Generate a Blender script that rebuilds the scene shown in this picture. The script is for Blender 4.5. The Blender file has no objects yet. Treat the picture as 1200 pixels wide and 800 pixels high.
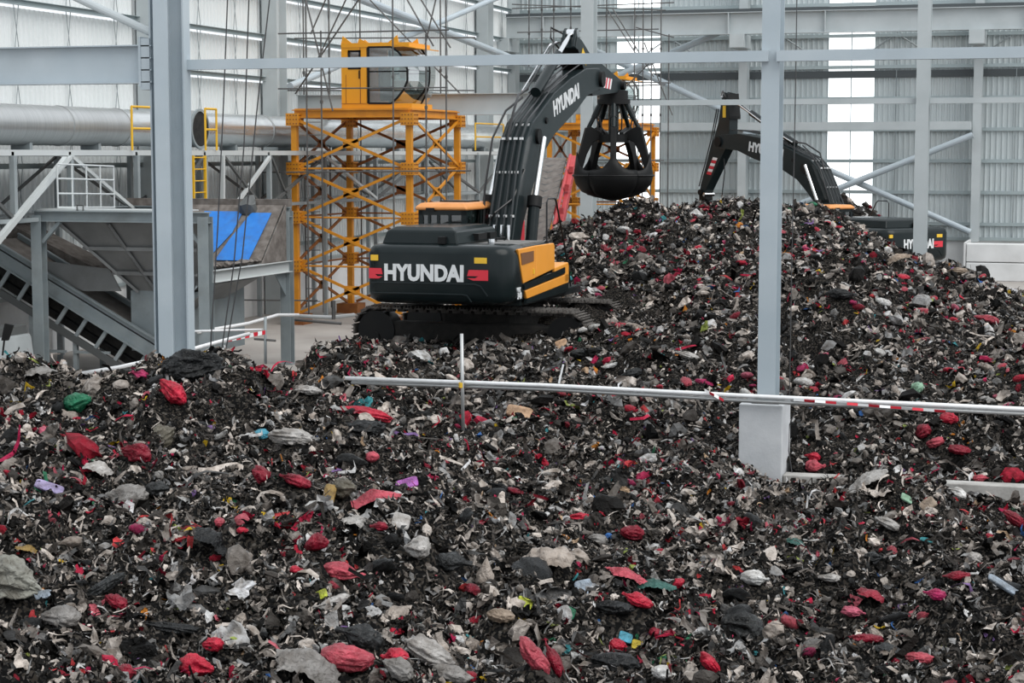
import bpy, bmesh, math, random
import numpy as np
from mathutils import Vector, Matrix

# ------------------------------------------------------------------ camera, light, exposure
EYE = Vector((0.0, 0.0, 5.0)); YAW = math.radians(17.3); FPX = 2214.0
PITCH = math.atan(220.0 / FPX)
sc = bpy.context.scene
COL = sc.collection
cam_d = bpy.data.cameras.new('camera'); cam = bpy.data.objects.new('camera', cam_d); COL.objects.link(cam)
cam_d.sensor_width = 36.0; cam_d.lens = FPX / 1200 * 36; cam_d.clip_end = 500
cam.location = EYE; cam.rotation_euler = (math.pi / 2 - PITCH, 0, YAW)
sc.camera = cam
sc.view_settings.view_transform = 'Standard'; sc.view_settings.look = 'None'
sc.view_settings.gamma = 1; sc.view_settings.use_curve_mapping = False
sc.view_settings.exposure = 0.30
w = bpy.data.worlds.new('overcast'); sc.world = w; w.use_nodes = True
w.node_tree.nodes['Background'].inputs[0].default_value = (0.90, 0.95, 1.0, 1)
w.node_tree.nodes['Background'].inputs[1].default_value = 0.95
sd = bpy.data.lights.new('sun', 'SUN'); sun = bpy.data.objects.new('sun', sd); COL.objects.link(sun)
sd.energy = 1.9; sd.angle = math.radians(50); sd.color = (1.0, 0.97, 0.93)
sun.location = (10, -5, 30)
sun.rotation_euler = Vector((-0.75, 0.35, -1.0)).to_track_quat('-Z', 'Y').to_euler()

random.seed(7); RNG = np.random.default_rng(11)
WM = {}          # world matrices of the empties

# ------------------------------------------------------------------ picture -> world (for measuring off the photograph)
_r = Vector((math.cos(YAW), math.sin(YAW), 0)); _f0 = Vector((-math.sin(YAW), math.cos(YAW), 0))
_f = _f0 * math.cos(PITCH) + Vector((0, 0, -math.sin(PITCH))); _u = _f0 * math.sin(PITCH) + Vector((0, 0, math.cos(PITCH)))
def ray(px, py): return _r * ((px - 600) / FPX) + _u * (-(py - 400) / FPX) + _f
def aY(px, py, Y): d = ray(px, py); return EYE + d * (Y / d.y)
def aX(px, py, X): d = ray(px, py); return EYE + d * (X / d.x)
def aZ(px, py, Z): d = ray(px, py); return EYE + d * ((Z - 5.0) / d.z)
def aD(px, py, D): d = ray(px, py); return EYE + d * (D / math.hypot(d.x, d.y))

# ------------------------------------------------------------------ materials
def mat(name, c, rough=0.5, metal=0.0, c2=None, scale=6.0, bump=0.0, bscale=40.0, dirt=0.0, dirtc=(0.05, 0.04, 0.03), spec=0.5, stretch=None):
    m = bpy.data.materials.new(name); m.use_nodes = True; nt = m.node_tree; N = nt.nodes; L = nt.links
    b = N['Principled BSDF']; b.inputs['Roughness'].default_value = rough; b.inputs['Metallic'].default_value = metal
    b.inputs['Specular IOR Level'].default_value = spec
    b.inputs['Base Color'].default_value = (*c, 1)
    if c2 is None and not dirt and not bump: return m
    tc = N.new('ShaderNodeTexCoord'); vec = tc.outputs['Object']
    if stretch:
        mp = N.new('ShaderNodeMapping'); mp.inputs['Scale'].default_value = stretch; L.new(vec, mp.inputs[0]); vec = mp.outputs[0]
    out = None
    if c2 is not None:
        n = N.new('ShaderNodeTexNoise'); n.inputs['Scale'].default_value = scale; n.inputs['Detail'].default_value = 6; L.new(vec, n.inputs[0])
        rp = N.new('ShaderNodeValToRGB'); rp.color_ramp.elements[0].position = 0.35; rp.color_ramp.elements[1].position = 0.68
        rp.color_ramp.elements[0].color = (*c, 1); rp.color_ramp.elements[1].color = (*c2, 1)
        L.new(n.outputs['Fac'], rp.inputs[0]); out = rp.outputs[0]
    if dirt:
        n = N.new('ShaderNodeTexNoise'); n.inputs['Scale'].default_value = scale * 0.6; n.inputs['Detail'].default_value = 9; n.inputs['Roughness'].default_value = 0.65; L.new(tc.outputs['Object'], n.inputs[0])
        rp = N.new('ShaderNodeValToRGB'); rp.color_ramp.elements[0].position = 0.5; rp.color_ramp.elements[1].position = 0.75
        rp.color_ramp.elements[1].color = (dirt, dirt, dirt, 1); L.new(n.outputs['Fac'], rp.inputs[0])
        mx = N.new('ShaderNodeMixRGB'); L.new(rp.outputs[0], mx.inputs[0]); mx.inputs[2].default_value = (*dirtc, 1)
        if out: L.new(out, mx.inputs[1])
        else: mx.inputs[1].default_value = (*c, 1)
        out = mx.outputs[0]
    if out: L.new(out, b.inputs['Base Color'])
    if bump:
        n = N.new('ShaderNodeTexNoise'); n.inputs['Scale'].default_value = bscale; n.inputs['Detail'].default_value = 5; L.new(vec, n.inputs[0])
        bp = N.new('ShaderNodeBump'); bp.inputs['Strength'].default_value = bump; bp.inputs['Distance'].default_value = 0.02
        L.new(n.outputs['Fac'], bp.inputs['Height']); L.new(bp.outputs[0], b.inputs['Normal'])
    return m
def emit(name, c, s):
    m = bpy.data.materials.new(name); m.use_nodes = True; b = m.node_tree.nodes['Principled BSDF']
    b.inputs['Base Color'].default_value = (*c, 1); b.inputs['Emission Color'].default_value = (*c, 1); b.inputs['Emission Strength'].default_value = s
    return m
def glassmat(name, tint, refl=0.18):
    m = bpy.data.materials.new(name); m.use_nodes = True; nt = m.node_tree; N = nt.nodes; L = nt.links
    N.remove(N['Principled BSDF'])
    t = N.new('ShaderNodeBsdfTransparent'); t.inputs[0].default_value = (*tint, 1)
    g = N.new('ShaderNodeBsdfGlossy'); g.inputs['Roughness'].default_value = 0.05
    x = N.new('ShaderNodeMixShader'); x.inputs[0].default_value = refl
    L.new(t.outputs[0], x.inputs[1]); L.new(g.outputs[0], x.inputs[2]); L.new(x.outputs[0], N['Material Output'].inputs[0])
    return m
def vcol_mat(name, rough, bump, bscale, spec=0.5):
    m = bpy.data.materials.new(name); m.use_nodes = True; nt = m.node_tree; N = nt.nodes; L = nt.links
    b = N['Principled BSDF']; b.inputs['Roughness'].default_value = rough; b.inputs['Specular IOR Level'].default_value = spec
    a = N.new('ShaderNodeAttribute'); a.attribute_name = 'Col'
    tc = N.new('ShaderNodeTexCoord')
    n = N.new('ShaderNodeTexNoise'); n.inputs['Scale'].default_value = bscale * 0.35; n.inputs['Detail'].default_value = 7; L.new(tc.outputs['Object'], n.inputs[0])
    rp = N.new('ShaderNodeValToRGB'); rp.color_ramp.elements[0].position = 0.33; rp.color_ramp.elements[1].position = 0.62
    rp.color_ramp.elements[0].color = (0.46, 0.43, 0.40, 1); rp.color_ramp.elements[1].color = (1, 1, 1, 1); L.new(n.outputs['Fac'], rp.inputs[0])
    mx = N.new('ShaderNodeMixRGB'); mx.blend_type = 'MULTIPLY'; mx.inputs[0].default_value = 1; L.new(a.outputs['Color'], mx.inputs[1]); L.new(rp.outputs[0], mx.inputs[2])
    L.new(mx.outputs[0], b.inputs['Base Color'])
    v = N.new('ShaderNodeTexNoise'); v.inputs['Scale'].default_value = bscale; v.inputs['Detail'].default_value = 4; v.inputs['Distortion'].default_value = 1.2; L.new(tc.outputs['Object'], v.inputs[0])
    bp = N.new('ShaderNodeBump'); bp.inputs['Strength'].default_value = bump; bp.inputs['Distance'].default_value = 0.03
    L.new(v.outputs['Fac'], bp.inputs['Height']); L.new(bp.outputs[0], b.inputs['Normal'])
    return m

def soil_mat():
    m = bpy.data.materials.new('compacted_waste_soil'); m.use_nodes = True; nt = m.node_tree; N = nt.nodes; L = nt.links
    b = N['Principled BSDF']; b.inputs['Roughness'].default_value = 0.9; b.inputs['Specular IOR Level'].default_value = 0.02
    tc = N.new('ShaderNodeTexCoord'); v = N.new('ShaderNodeTexVoronoi'); v.inputs['Scale'].default_value = 48; L.new(tc.outputs['Object'], v.inputs['Vector'])
    rp = N.new('ShaderNodeValToRGB'); e = rp.color_ramp.elements; rp.color_ramp.interpolation = 'CONSTANT'
    e[0].position = 0; e[0].color = (.006, .006, .006, 1); e[1].position = .45; e[1].color = (.03, .026, .022, 1)
    for p, c in ((.66, (.045, .04, .035)), (.76, (.010, .010, .010)), (.88, (.07, .064, .058)), (.94, (.025, .023, .02))):
        q = e.new(p); q.color = (*c, 1)
    sp = N.new('ShaderNodeSeparateColor'); L.new(v.outputs['Color'], sp.inputs[0]); L.new(sp.outputs[0], rp.inputs[0]); L.new(rp.outputs[0], b.inputs['Base Color'])
    bp = N.new('ShaderNodeBump'); bp.inputs['Strength'].default_value = 0.9; bp.inputs['Distance'].default_value = 0.05; L.new(sp.outputs[1], bp.inputs['Height']); L.new(bp.outputs[0], b.inputs['Normal'])
    return m
M = dict(
    paint=mat('blue_grey_steel_paint', (0.36, 0.42, 0.46), 0.42, 0, (0.41, 0.465, 0.50), 1.2, dirt=0.25, dirtc=(0.25, 0.27, 0.28)),
    paint2=mat('pale_grey_steel_paint', (0.42, 0.46, 0.47), 0.45, 0, (0.48, 0.52, 0.53), 1.0, dirt=0.25, dirtc=(0.28, 0.30, 0.30)),
    frame=mat('hopper_grey_paint', (0.20, 0.235, 0.25), 0.45, 0, (0.25, 0.285, 0.295), 2.0, dirt=0.5, dirtc=(0.12, 0.12, 0.11)),
    bin=mat('dull_hopper_sheet', (0.15, 0.155, 0.155), 0.5, 0.2, (0.21, 0.215, 0.215), 1.5, dirt=0.5, dirtc=(0.09, 0.085, 0.08)),
    clad=mat('white_cladding', (0.66, 0.69, 0.69), 0.5, 0, (0.72, 0.745, 0.745), 0.4, stretch=(1, 1, 0.25)),
    cladb=mat('grey_green_cladding', (0.46, 0.51, 0.52), 0.5, 0, (0.53, 0.575, 0.58), 0.4, stretch=(1, 1, 0.25)),
    girt=mat('girt_steel', (0.36, 0.42, 0.43), 0.4, 0.3),
    dark=mat('dark_gap', (0.06, 0.07, 0.075), 0.6),
    conc=mat('concrete_floor', (0.30, 0.275, 0.255), 0.75, 0, (0.40, 0.375, 0.35), 0.5, bump=0.2, bscale=12, dirt=0.5, dirtc=(0.17, 0.15, 0.13)),
    whitec=mat('white_concrete', (0.62, 0.63, 0.63), 0.7, 0, (0.72, 0.73, 0.73), 1.2, dirt=0.3, dirtc=(0.35, 0.34, 0.32)),
    pedc=mat('pedestal_concrete', (0.45, 0.47, 0.49), 0.75, 0, (0.56, 0.575, 0.59), 2.2, bump=0.15, bscale=25, dirt=0.25, dirtc=(0.28, 0.28, 0.27)),
    curbc=mat('stained_concrete', (0.33, 0.32, 0.30), 0.85, 0, (0.47, 0.46, 0.44), 3.0, bump=0.3, bscale=25, dirt=0.7, dirtc=(0.12, 0.11, 0.10)),
    galv=mat('galvanised_duct', (0.42, 0.43, 0.43), 0.34, 0.75, (0.52, 0.53, 0.53), 2.0, bump=0.12, bscale=3, stretch=(0.3, 14, 0.3)),
    galvs=mat('smooth_galvanised', (0.58, 0.6, 0.6), 0.25, 0.8, (0.66, 0.68, 0.68), 2.0),
    truss=mat('grey_truss', (0.22, 0.25, 0.26), 0.5, 0, (0.27, 0.30, 0.31), 2.0),
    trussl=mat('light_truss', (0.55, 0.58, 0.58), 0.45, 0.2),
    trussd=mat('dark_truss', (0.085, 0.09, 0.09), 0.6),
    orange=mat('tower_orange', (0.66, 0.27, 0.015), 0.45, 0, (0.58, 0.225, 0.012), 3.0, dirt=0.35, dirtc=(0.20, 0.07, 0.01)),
    orange2=mat('cabin_amber', (0.76, 0.33, 0.012), 0.4, 0, (0.72, 0.30, 0.010), 1.0),
    dark_orange=mat('deep_orange', (0.20, 0.065, 0.015), 0.7, 0, (0.27, 0.10, 0.02), 4.0),
    yellow=mat('safety_yellow', (0.70, 0.40, 0.015), 0.45),
    scaf=mat('scaffold_tube', (0.075, 0.073, 0.072), 0.5, 0.2, (0.12, 0.118, 0.115), 3.0),
    scafr=mat('red_primed_tube', (0.16, 0.05, 0.05), 0.6),
    exdark=mat('excavator_charcoal', (0.007, 0.012, 0.013), 0.25, 0, (0.009, 0.014, 0.015), 3.0, dirt=0.2, dirtc=(0.025, 0.025, 0.023), spec=.22),
    exorange=mat('excavator_orange', (0.78, 0.31, 0.035), 0.35, 0, (0.82, 0.34, 0.045), 2.0, dirt=0.12, dirtc=(0.4, 0.2, 0.06)),
    cabroof=mat('faded_cab_orange', (0.62, 0.25, 0.07), 0.45, 0, (0.68, 0.29, 0.09), 3.0),
    black=mat('black_steel', (0.005, 0.0055, 0.006), 0.5, 0, (0.008, 0.008, 0.008), 4.0, spec=.22),
    boom=mat('boom_charcoal', (0.011, 0.018, 0.020), 0.3, 0, (0.015, 0.022, 0.024), 3.0, dirt=0.2, dirtc=(0.04, 0.04, 0.038), spec=.25),
    dustytop=mat('dusty_deck', (0.12, 0.12, 0.115), 0.7, 0, (0.20, 0.195, 0.19), 5.0),
    shade_mud=mat('shade_black_mud', (0.007, 0.0065, 0.006), 0.9, 0, (0.02, 0.018, 0.016), 6.0, bump=0.6, bscale=20),  # mud colour taken near black, with the shade around the tracks painted in
    shoe=mat('muddy_track_shoe', (0.045, 0.040, 0.036), 0.85, 0, (0.13, 0.12, 0.11), 9.0, bump=0.5, bscale=30),
    chrome=mat('chrome_rod', (0.75, 0.76, 0.77), 0.15, 1.0),
    white=mat('white_paint', (0.78, 0.79, 0.80), 0.4),
    letter=mat('letter_silver', (0.66, 0.68, 0.69), 0.4),
    red=mat('signal_red', (0.62, 0.025, 0.045), 0.4),
    redm=mat('machine_red', (0.50, 0.06, 0.065), 0.45, 0, (0.42, 0.045, 0.05), 5.0),
    sticker=mat('warning_yellow', (0.74, 0.46, 0.03), 0.5),
    hose=mat('rubber_hose', (0.012, 0.012, 0.013), 0.35),
    spipe=mat('dark_steel_pipe', (0.03, 0.034, 0.036), 0.25, 0.3),
    belt=mat('worn_rubber_belt', (0.13, 0.115, 0.105), 0.85, 0, (0.20, 0.18, 0.165), 5.0),
    blue=mat('blue_liner', (0.012, 0.16, 0.55), 0.55, 0, (0.02, 0.20, 0.62), 4.0, dirt=0.55, dirtc=(0.06, 0.07, 0.09)),
    rubbl=mat('dusty_brown_sheet', (0.10, 0.085, 0.075), 0.85, 0, (0.19, 0.17, 0.155), 6.0),
    pvc=mat('white_plastic_pipe', (0.72, 0.73, 0.74), 0.3, dirt=0.35, dirtc=(0.35, 0.34, 0.33), scale=12),
    pipeg=mat('grey_galvanised_pipe', (0.42, 0.43, 0.43), 0.35, 0.5),
    rope=mat('steel_cable', (0.05, 0.05, 0.052), 0.6),
    card=mat('brown_cardboard', (0.42, 0.27, 0.17), 0.8, 0, (0.48, 0.32, 0.21), 8.0),
    carw=mat('grey_vehicle_paint', (0.34, 0.37, 0.38), 0.3, 0, (0.40, 0.43, 0.44), 2.0, dirt=0.3, dirtc=(0.2, 0.2, 0.19)),
    carg=mat('vehicle_glass', (0.03, 0.055, 0.065), 0.12),
    glass=glassmat('clear_cab_glass', (0.80, 0.86, 0.86), 0.22),
    fglass=glassmat('bright_reflecting_glass', (0.75, 0.78, 0.76), 0.5), tglass=glassmat('tinted_cab_glass', (0.22, 0.26, 0.26), 0.12),
    dglass=mat('dark_cab_glass', (0.012, 0.018, 0.020), 0.08),
    mesh=mat('brown_vent_mesh', (0.20, 0.085, 0.03), 0.7, 0, (0.13, 0.055, 0.02), 90.0),
    sky=emit('backlit_translucent_sheet', (0.96, 0.99, 1.0), 1.25),
    trash=soil_mat(),
    bagfilm=vcol_mat('glossy_bag_film', 0.33, 0.9, 24.0, 0.3),
    film=vcol_mat('crumpled_film', 0.5, 0.6, 34.0, 0.1),
)

# ------------------------------------------------------------------ mesh builder
class MB:
    def __init__(s): s.v = []; s.f = []
    def add(s, vs, fs):
        o = len(s.v); s.v += [tuple(p) for p in vs]; s.f += [tuple(i + o for i in q) for q in fs]; return s
    def box(s, c, size, R=None):
        c = Vector(c); hx, hy, hz = size[0] / 2, size[1] / 2, size[2] / 2
        P = [Vector((x, y, z)) for x in (-hx, hx) for y in (-hy, hy) for z in (-hz, hz)]
        if R is not None: P = [R @ p for p in P]
        return s.add([c + p for p in P], [(0, 1, 3, 2), (4, 6, 7, 5), (0, 4, 5, 1), (2, 3, 7, 6), (0, 2, 6, 4), (1, 5, 7, 3)])
    def bb(s, x0, x1, y0, y1, z0, z1): return s.box(((x0 + x1) / 2, (y0 + y1) / 2, (z0 + z1) / 2), (abs(x1 - x0), abs(y1 - y0), abs(z1 - z0)))
    def basis(s, p, q, up):
        d = (q - p).normalized(); up = Vector(up)
        if abs(d.dot(up)) > 0.98: up = Vector((1, 0, 0)) if abs(d.x) < 0.9 else Vector((0, 1, 0))
        x = d.cross(up).normalized(); y = x.cross(d).normalized(); return d, x, y
    def section(s, p, q, poly, up=(0, 0, 1)):
        p = Vector(p); q = Vector(q); d, x, y = s.basis(p, q, up); n = len(poly)
        A = [p + x * a + y * b for a, b in poly]; B = [q + x * a + y * b for a, b in poly]
        return s.add(A + B, [(i, (i + 1) % n, n + (i + 1) % n, n + i) for i in range(n)] + [tuple(range(n))[::-1], tuple(range(n, 2 * n))])
    def bar(s, p, q, w, h=None, up=(0, 0, 1)):
        h = h or w; return s.section(p, q, [(-w / 2, -h / 2), (w / 2, -h / 2), (w / 2, h / 2), (-w / 2, h / 2)], up)
    def ibeam(s, p, q, h, b, tf=0.025, tw=0.015, up=(0, 0, 1)):
        a, c, t = b / 2, h / 2, tw / 2
        return s.section(p, q, [(-a, -c), (a, -c), (a, -c + tf), (t, -c + tf), (t, c - tf), (a, c - tf), (a, c), (-a, c), (-a, c - tf), (-t, c - tf), (-t, -c + tf), (-a, -c + tf)], up)
    def cee(s, p, q, h, b, t=0.012, up=(0, 0, 1)):
        c = h / 2; return s.section(p, q, [(0, -c), (b, -c), (b, -c + t), (t, -c + t), (t, c - t), (b, c - t), (b, c), (0, c)], up)
    def tube(s, p, q, r, n=8, r2=None):
        p = Vector(p); q = Vector(q); d, x, y = s.basis(p, q, (0, 0, 1)); r2 = r if r2 is None else r2
        C = [(math.cos(2 * math.pi * i / n), math.sin(2 * math.pi * i / n)) for i in range(n)]
        return s.add([p + (x * a + y * b) * r for a, b in C] + [q + (x * a + y * b) * r2 for a, b in C],
                     [(i, (i + 1) % n, n + (i + 1) % n, n + i) for i in range(n)] + [tuple(range(n))[::-1], tuple(range(n, 2 * n))])
    def path(s, pts, r, n=6):
        pts = [Vector(p) for p in pts]; rings = []; up = Vector((0, 0, 1))
        for i, p in enumerate(pts):
            d = (pts[min(i + 1, len(pts) - 1)] - pts[max(i - 1, 0)]).normalized()
            if abs(d.dot(up)) > 0.97: up = Vector((1, 0, 0)) if abs(d.x) < .7 else Vector((0, 1, 0))
            x = d.cross(up).normalized(); y = x.cross(d)
            rings.append([p + (x * math.cos(2 * math.pi * k / n) + y * math.sin(2 * math.pi * k / n)) * r for k in range(n)])
        return s.loft(rings)
    def loft(s, rings, caps=True, closed=True):
        n = len(rings[0]); fs = []
        for i in range(len(rings) - 1):
            for k in range(n if closed else n - 1):
                fs.append((i * n + k, i * n + (k + 1) % n, (i + 1) * n + (k + 1) % n, (i + 1) * n + k))
        if caps and closed: fs += [tuple(range(n))[::-1], tuple(range((len(rings) - 1) * n, len(rings) * n))]
        return s.add([p for r in rings for p in r], fs)
    def prism(s, pts, off):                                      # planar polygon pushed along off
        pts = [Vector(p) for p in pts]; off = Vector(off); n = len(pts)
        return s.add(pts + [p + off for p in pts], [(i, (i + 1) % n, n + (i + 1) % n, n + i) for i in range(n)] + [tuple(range(n))[::-1], tuple(range(n, 2 * n))])
    def xz(s, poly, y0, y1): return s.prism([(a, y0, b) for a, b in poly], (0, y1 - y0, 0))
    def slab(s, quad, t):
        q = [Vector(p) for p in quad]; n = (q[1] - q[0]).cross(q[2] - q[0]).normalized(); return s.prism(q, n * t)

def tag(o, label=None, cat=None, group=None, kind=None):
    if label: o['label'] = label
    if cat: o['category'] = cat
    if group: o['group'] = group
    if kind: o['kind'] = kind
    return o
def thing(name, loc, label, cat, group=None, rz=0.0, kind=None):
    o = bpy.data.objects.new(name, None); COL.objects.link(o); o.empty_display_size = 0.3
    o.location = loc; o.rotation_euler = (0, 0, rz)
    WM[o.name] = Matrix.Translation(Vector(loc)) @ Matrix.Rotation(rz, 4, 'Z')
    return tag(o, label, cat, group, kind)
def finish(me, m, smooth):
    if m is not None: me.materials.append(m)
    bm = bmesh.new(); bm.from_mesh(me); bmesh.ops.recalc_face_normals(bm, faces=bm.faces); bm.to_mesh(me); bm.free()
    if smooth:
        me.polygons.foreach_set('use_smooth', [True] * len(me.polygons))
        if smooth != True and hasattr(me, 'set_sharp_from_angle'): me.set_sharp_from_angle(angle=math.radians(smooth))
def obj(name, mb, m, parent=None, world=False, smooth=False, bevel=0.0, label=None, cat=None, group=None, kind=None):
    vs = [Vector(v) for v in mb.v]
    me = bpy.data.meshes.new(name)
    loc = None
    if parent is not None:
        if world:
            inv = WM[parent.name].inverted(); vs = [inv @ v for v in vs]
    else:
        lo = [min(v[i] for v in vs) for i in range(3)]; hi = [max(v[i] for v in vs) for i in range(3)]
        loc = Vector(((lo[0] + hi[0]) / 2, (lo[1] + hi[1]) / 2, lo[2])); vs = [v - loc for v in vs]
    me.from_pydata([tuple(v) for v in vs], [], mb.f); finish(me, m, smooth)
    o = bpy.data.objects.new(name, me); COL.objects.link(o)
    if parent is not None: o.parent = parent; WM[o.name] = WM[parent.name]
    else: o.location = loc; WM[o.name] = Matrix.Translation(loc)
    if bevel:
        b = o.modifiers.new('edge', 'BEVEL'); b.width = bevel; b.segments = 2; b.limit_method = 'ANGLE'; b.angle_limit = math.radians(35)
    return tag(o, label, cat, group, kind)
def text(name, body, size, m, parent, origin, xdir, ydir, bold=0.02, extr=0.006, xs=1.0, label=None):
    cu = bpy.data.curves.new(name, 'FONT'); cu.body = body; cu.size = size; cu.align_x = 'CENTER'; cu.align_y = 'CENTER'
    cu.extrude = extr; cu.offset = bold; cu.resolution_u = 3; cu.materials.append(m)
    o = bpy.data.objects.new(name, cu); COL.objects.link(o); o.parent = parent
    x = Vector(xdir).normalized(); y = Vector(ydir).normalized(); z = x.cross(y)
    o.matrix_basis = Matrix.Translation(Vector(origin)) @ Matrix((x, y, z)).transposed().to_4x4() @ Matrix.Diagonal((xs, 1, 1, 1))
    WM[o.name] = WM[parent.name]
    bpy.context.view_layer.update()
    me = bpy.data.meshes.new_from_object(o.evaluated_get(bpy.context.evaluated_depsgraph_get())); mb = o.matrix_basis.copy()
    bpy.data.objects.remove(o); bpy.data.curves.remove(cu)
    me.name = name; o = bpy.data.objects.new(name, me); COL.objects.link(o); o.parent = parent; o.matrix_basis = mb
    WM[o.name] = WM[parent.name]
    if label: o['label'] = label
    return o
def circ(c, r, ax, n=16):
    c = Vector(c); ax = Vector(ax).normalized(); u = Vector((0, 0, 1)) if abs(ax.z) < .9 else Vector((1, 0, 0))
    x = ax.cross(u).normalized(); y = ax.cross(x)
    return [c + x * r * math.cos(2 * math.pi * k / n) + y * r * math.sin(2 * math.pi * k / n) for k in range(n)]
# ------------------------------------------------------------------ the setting
XW, YW = -25.0, 80.5           # inner faces of the two walls
obj('floor', MB().bb(-60, 40, -6, 27.3, -0.9, -0.55), M['conc'], label='sunken concrete floor of the waste pit under the foreground heap', cat='floor', kind='structure')
b = MB().bb(-60, 40, 27.2, 90, -0.3, 0)
obj('floor', b, M['conc'], label='dusty grey concrete floor slab of the waste hall', cat='floor', kind='structure')
GZ = [1.5, 2.1, 3.4, 4.7, 6.0, 7.3, 8.6, 9.9, 11.2, 12.5, 13.8]

def corrug(mb, p0, dirv, L, nrm, z0, z1, pitch=0.22, dep=0.05):
    p0 = Vector(p0); dirv = Vector(dirv); nrm = Vector(nrm); n = int(L / pitch); pr = []
    for i in range(n):
        for t, d in ((0.0, 0), (0.55, 0), (0.68, 1), (0.87, 1)): pr.append((i * pitch + t * pitch, d * dep))
    pr.append((L, 0))
    vs = []
    for a, d in pr:
        q = p0 + dirv * a + nrm * d; vs += [(q.x, q.y, z0), (q.x, q.y, z1)]
    mb.add(vs, [(2 * i, 2 * i + 2, 2 * i + 3, 2 * i + 1) for i in range(len(pr) - 1)])

# left wall: concrete foot, rows of cladding between girts, columns, sag rods
wl = thing('wall_left', (XW, 55, 0), 'long left wall of white corrugated cladding on grey girts', 'wall', kind='structure')
obj('base_wall', MB().bb(XW - 0.25, XW + 0.05, 24, YW, 0, 1.5), M['whitec'], wl, True)
obj('flashing', MB().bb(XW, XW + 0.12, 24, YW, 1.48, 1.56), M['girt'], wl, True)
for i in range(len(GZ) - 1):
    b = MB(); corrug(b, (XW - 0.06, 24, 0), (0, 1, 0), YW - 24, (1, 0, 0), GZ[i] + 0.02, GZ[i + 1] - (0.115 if i > 3 else 0.05))
    obj('cladding_panel', b, M['clad'], wl, True)
for z in GZ[1:]:
    obj('girt', MB().cee((XW + 0.1, 24, z), (XW + 0.1, YW, z), 0.13, 0.12), M['girt'], wl, True)
for k, y in enumerate(np.arange(30.5, 80, 2.4)):
    b = MB()
    for i in range(1, len(GZ) - 1):
        b.tube((XW + 0.1, y - 0.12, GZ[i]), (XW + 0.1, y + 0.12, GZ[i + 1]), 0.012, 4); b.tube((XW + 0.1, y + 0.12, GZ[i]), (XW + 0.1, y - 0.12, GZ[i + 1]), 0.012, 4)
    obj('sag_rod', b, M['truss'], wl, True)
for px in (176, 320, 567):
    y = aX(px, 60, XW + 0.3).y
    obj('wall_column', MB().ibeam((XW + 0.35, y, 0), (XW + 0.35, y, 14), 0.75, 0.5, 0.03, 0.02, up=(0, 1, 0)), M['paint2'], wl, True)

# back wall
X0, X1 = XW, 30.0
wins = [(aY(722, 100, YW).x, aY(774, 100, YW).x, 1, 9), (aY(970, 100, YW).x, aY(1025, 100, YW).x, 1, 9), (XW + .05, aY(609, 80, YW).x, 4, 8)]
wb = thing('wall_back', (0, YW, 0), 'far back wall of grey green corrugated cladding with bright strips', 'wall', kind='structure')
obj('base_wall', MB().bb(X0, X1, YW, YW + 0.25, 0, 1.5), M['whitec'], wb, True)
obj('flashing', MB().bb(X0, X1, YW - 0.12, YW, 1.42, 1.56), M['girt'], wb, True)
for i in range(len(GZ) - 1):
    cuts = sorted((a, c) for a, c, lo, hi in wins if lo <= i < hi)
    x = X0; b = MB()
    for a, c in cuts + [(X1, X1)]:
        if a - x > 0.3: corrug(b, (x, YW + 0.06, 0), (1, 0, 0), a - x, (0, -1, 0), GZ[i] + 0.02, GZ[i + 1] - 0.03)
        x = c
    obj('cladding_panel', b, M['cladb'], wb, True)
for z in GZ[1:]:
    obj('girt', MB().cee((X1, YW - 0.08, z), (X0, YW - 0.08, z), 0.14, 0.12), M['girt'], wb, True)
obj('dark_strip', MB().bb(X0, X1, YW - 0.05, YW - 0.01, 8.15, 8.45), M['dark'], wb, True)
for k in range(9):
    x = X0 + 2.2 + 4.83 * k; b = MB()
    for i in range(len(GZ) - 1): b.tube((x, YW - 0.06, GZ[i]), (x, YW - 0.06, GZ[i + 1]), 0.02, 4)
    for s in (-1, 1): b.tube((x + s * 0.25, YW - .06, 9.8), (x + s * 1.6, YW - .06, 8.9), .03, 5)
    obj('sag_rod', b, M['truss'], wb, True)
WL = ['translucent white light strip behind the far tower, on the back wall', 'tall translucent white light strip in the back wall, right of the front column', 'narrow translucent slit in the corner of left and back walls']
for n, (a, c, lo, hi) in enumerate(wins):
    wn = thing('window_%d' % (n + 1), (a, YW + 0.08, GZ[lo]), WL[n], 'window', kind='structure')
    for i in range(lo, hi):
        obj('pane', MB().bb(a, c, YW + 0.07, YW + 0.10, GZ[i] + 0.02, GZ[i + 1] - 0.02), M['sky'], wn, True)
    for e in (a, (a + c) / 2, c) if c - a > 1 else (a, c):
        obj('glazing_bar', MB().bb(e - 0.02, e + 0.02, YW + 0.03, YW + 0.07, GZ[lo], GZ[hi]), M['girt'], wn, True)

def column(label, p, z0, z1, h, bw, m='paint', tf=0.03, name='steel_column', kind='structure'):
    return obj(name, MB().ibeam((p[0], p[1], z0), (p[0], p[1], z1), h, bw, tf, 0.02, up=(0, 1, 0)), M[m], label=label, cat='column', kind=kind)
xc = aY(871, 160, 79.9).x; column('pale steel wall column behind the raised boom on the far pile', (xc, 79.9), 0, 14, 0.6, 0.36, 'paint2')
xd = aY(1145, 160, 79.9).x; column('pale steel wall column rising from the concrete block wall', (xd, 79.9), 1.4, 14, 0.6, 0.34, 'paint2')
xe = aY(602, 160, 79.9).x; column('steel column in the corner of the left and back walls', (xe, 79.9), 0, 14, 0.6, 0.35, 'paint2')
xm = aY(690, 100, 55.5).x; column('pale free standing column behind the clamshell grab', (xm, 55.5), 0, 14, 0.5, 0.38, 'paint2')
xn = aY(1081, 160, 55.5).x; column('pale free standing column in front of the half buried excavator', (xn, 55.5), 0, 14, 0.5, 0.36, 'paint2')

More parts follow.
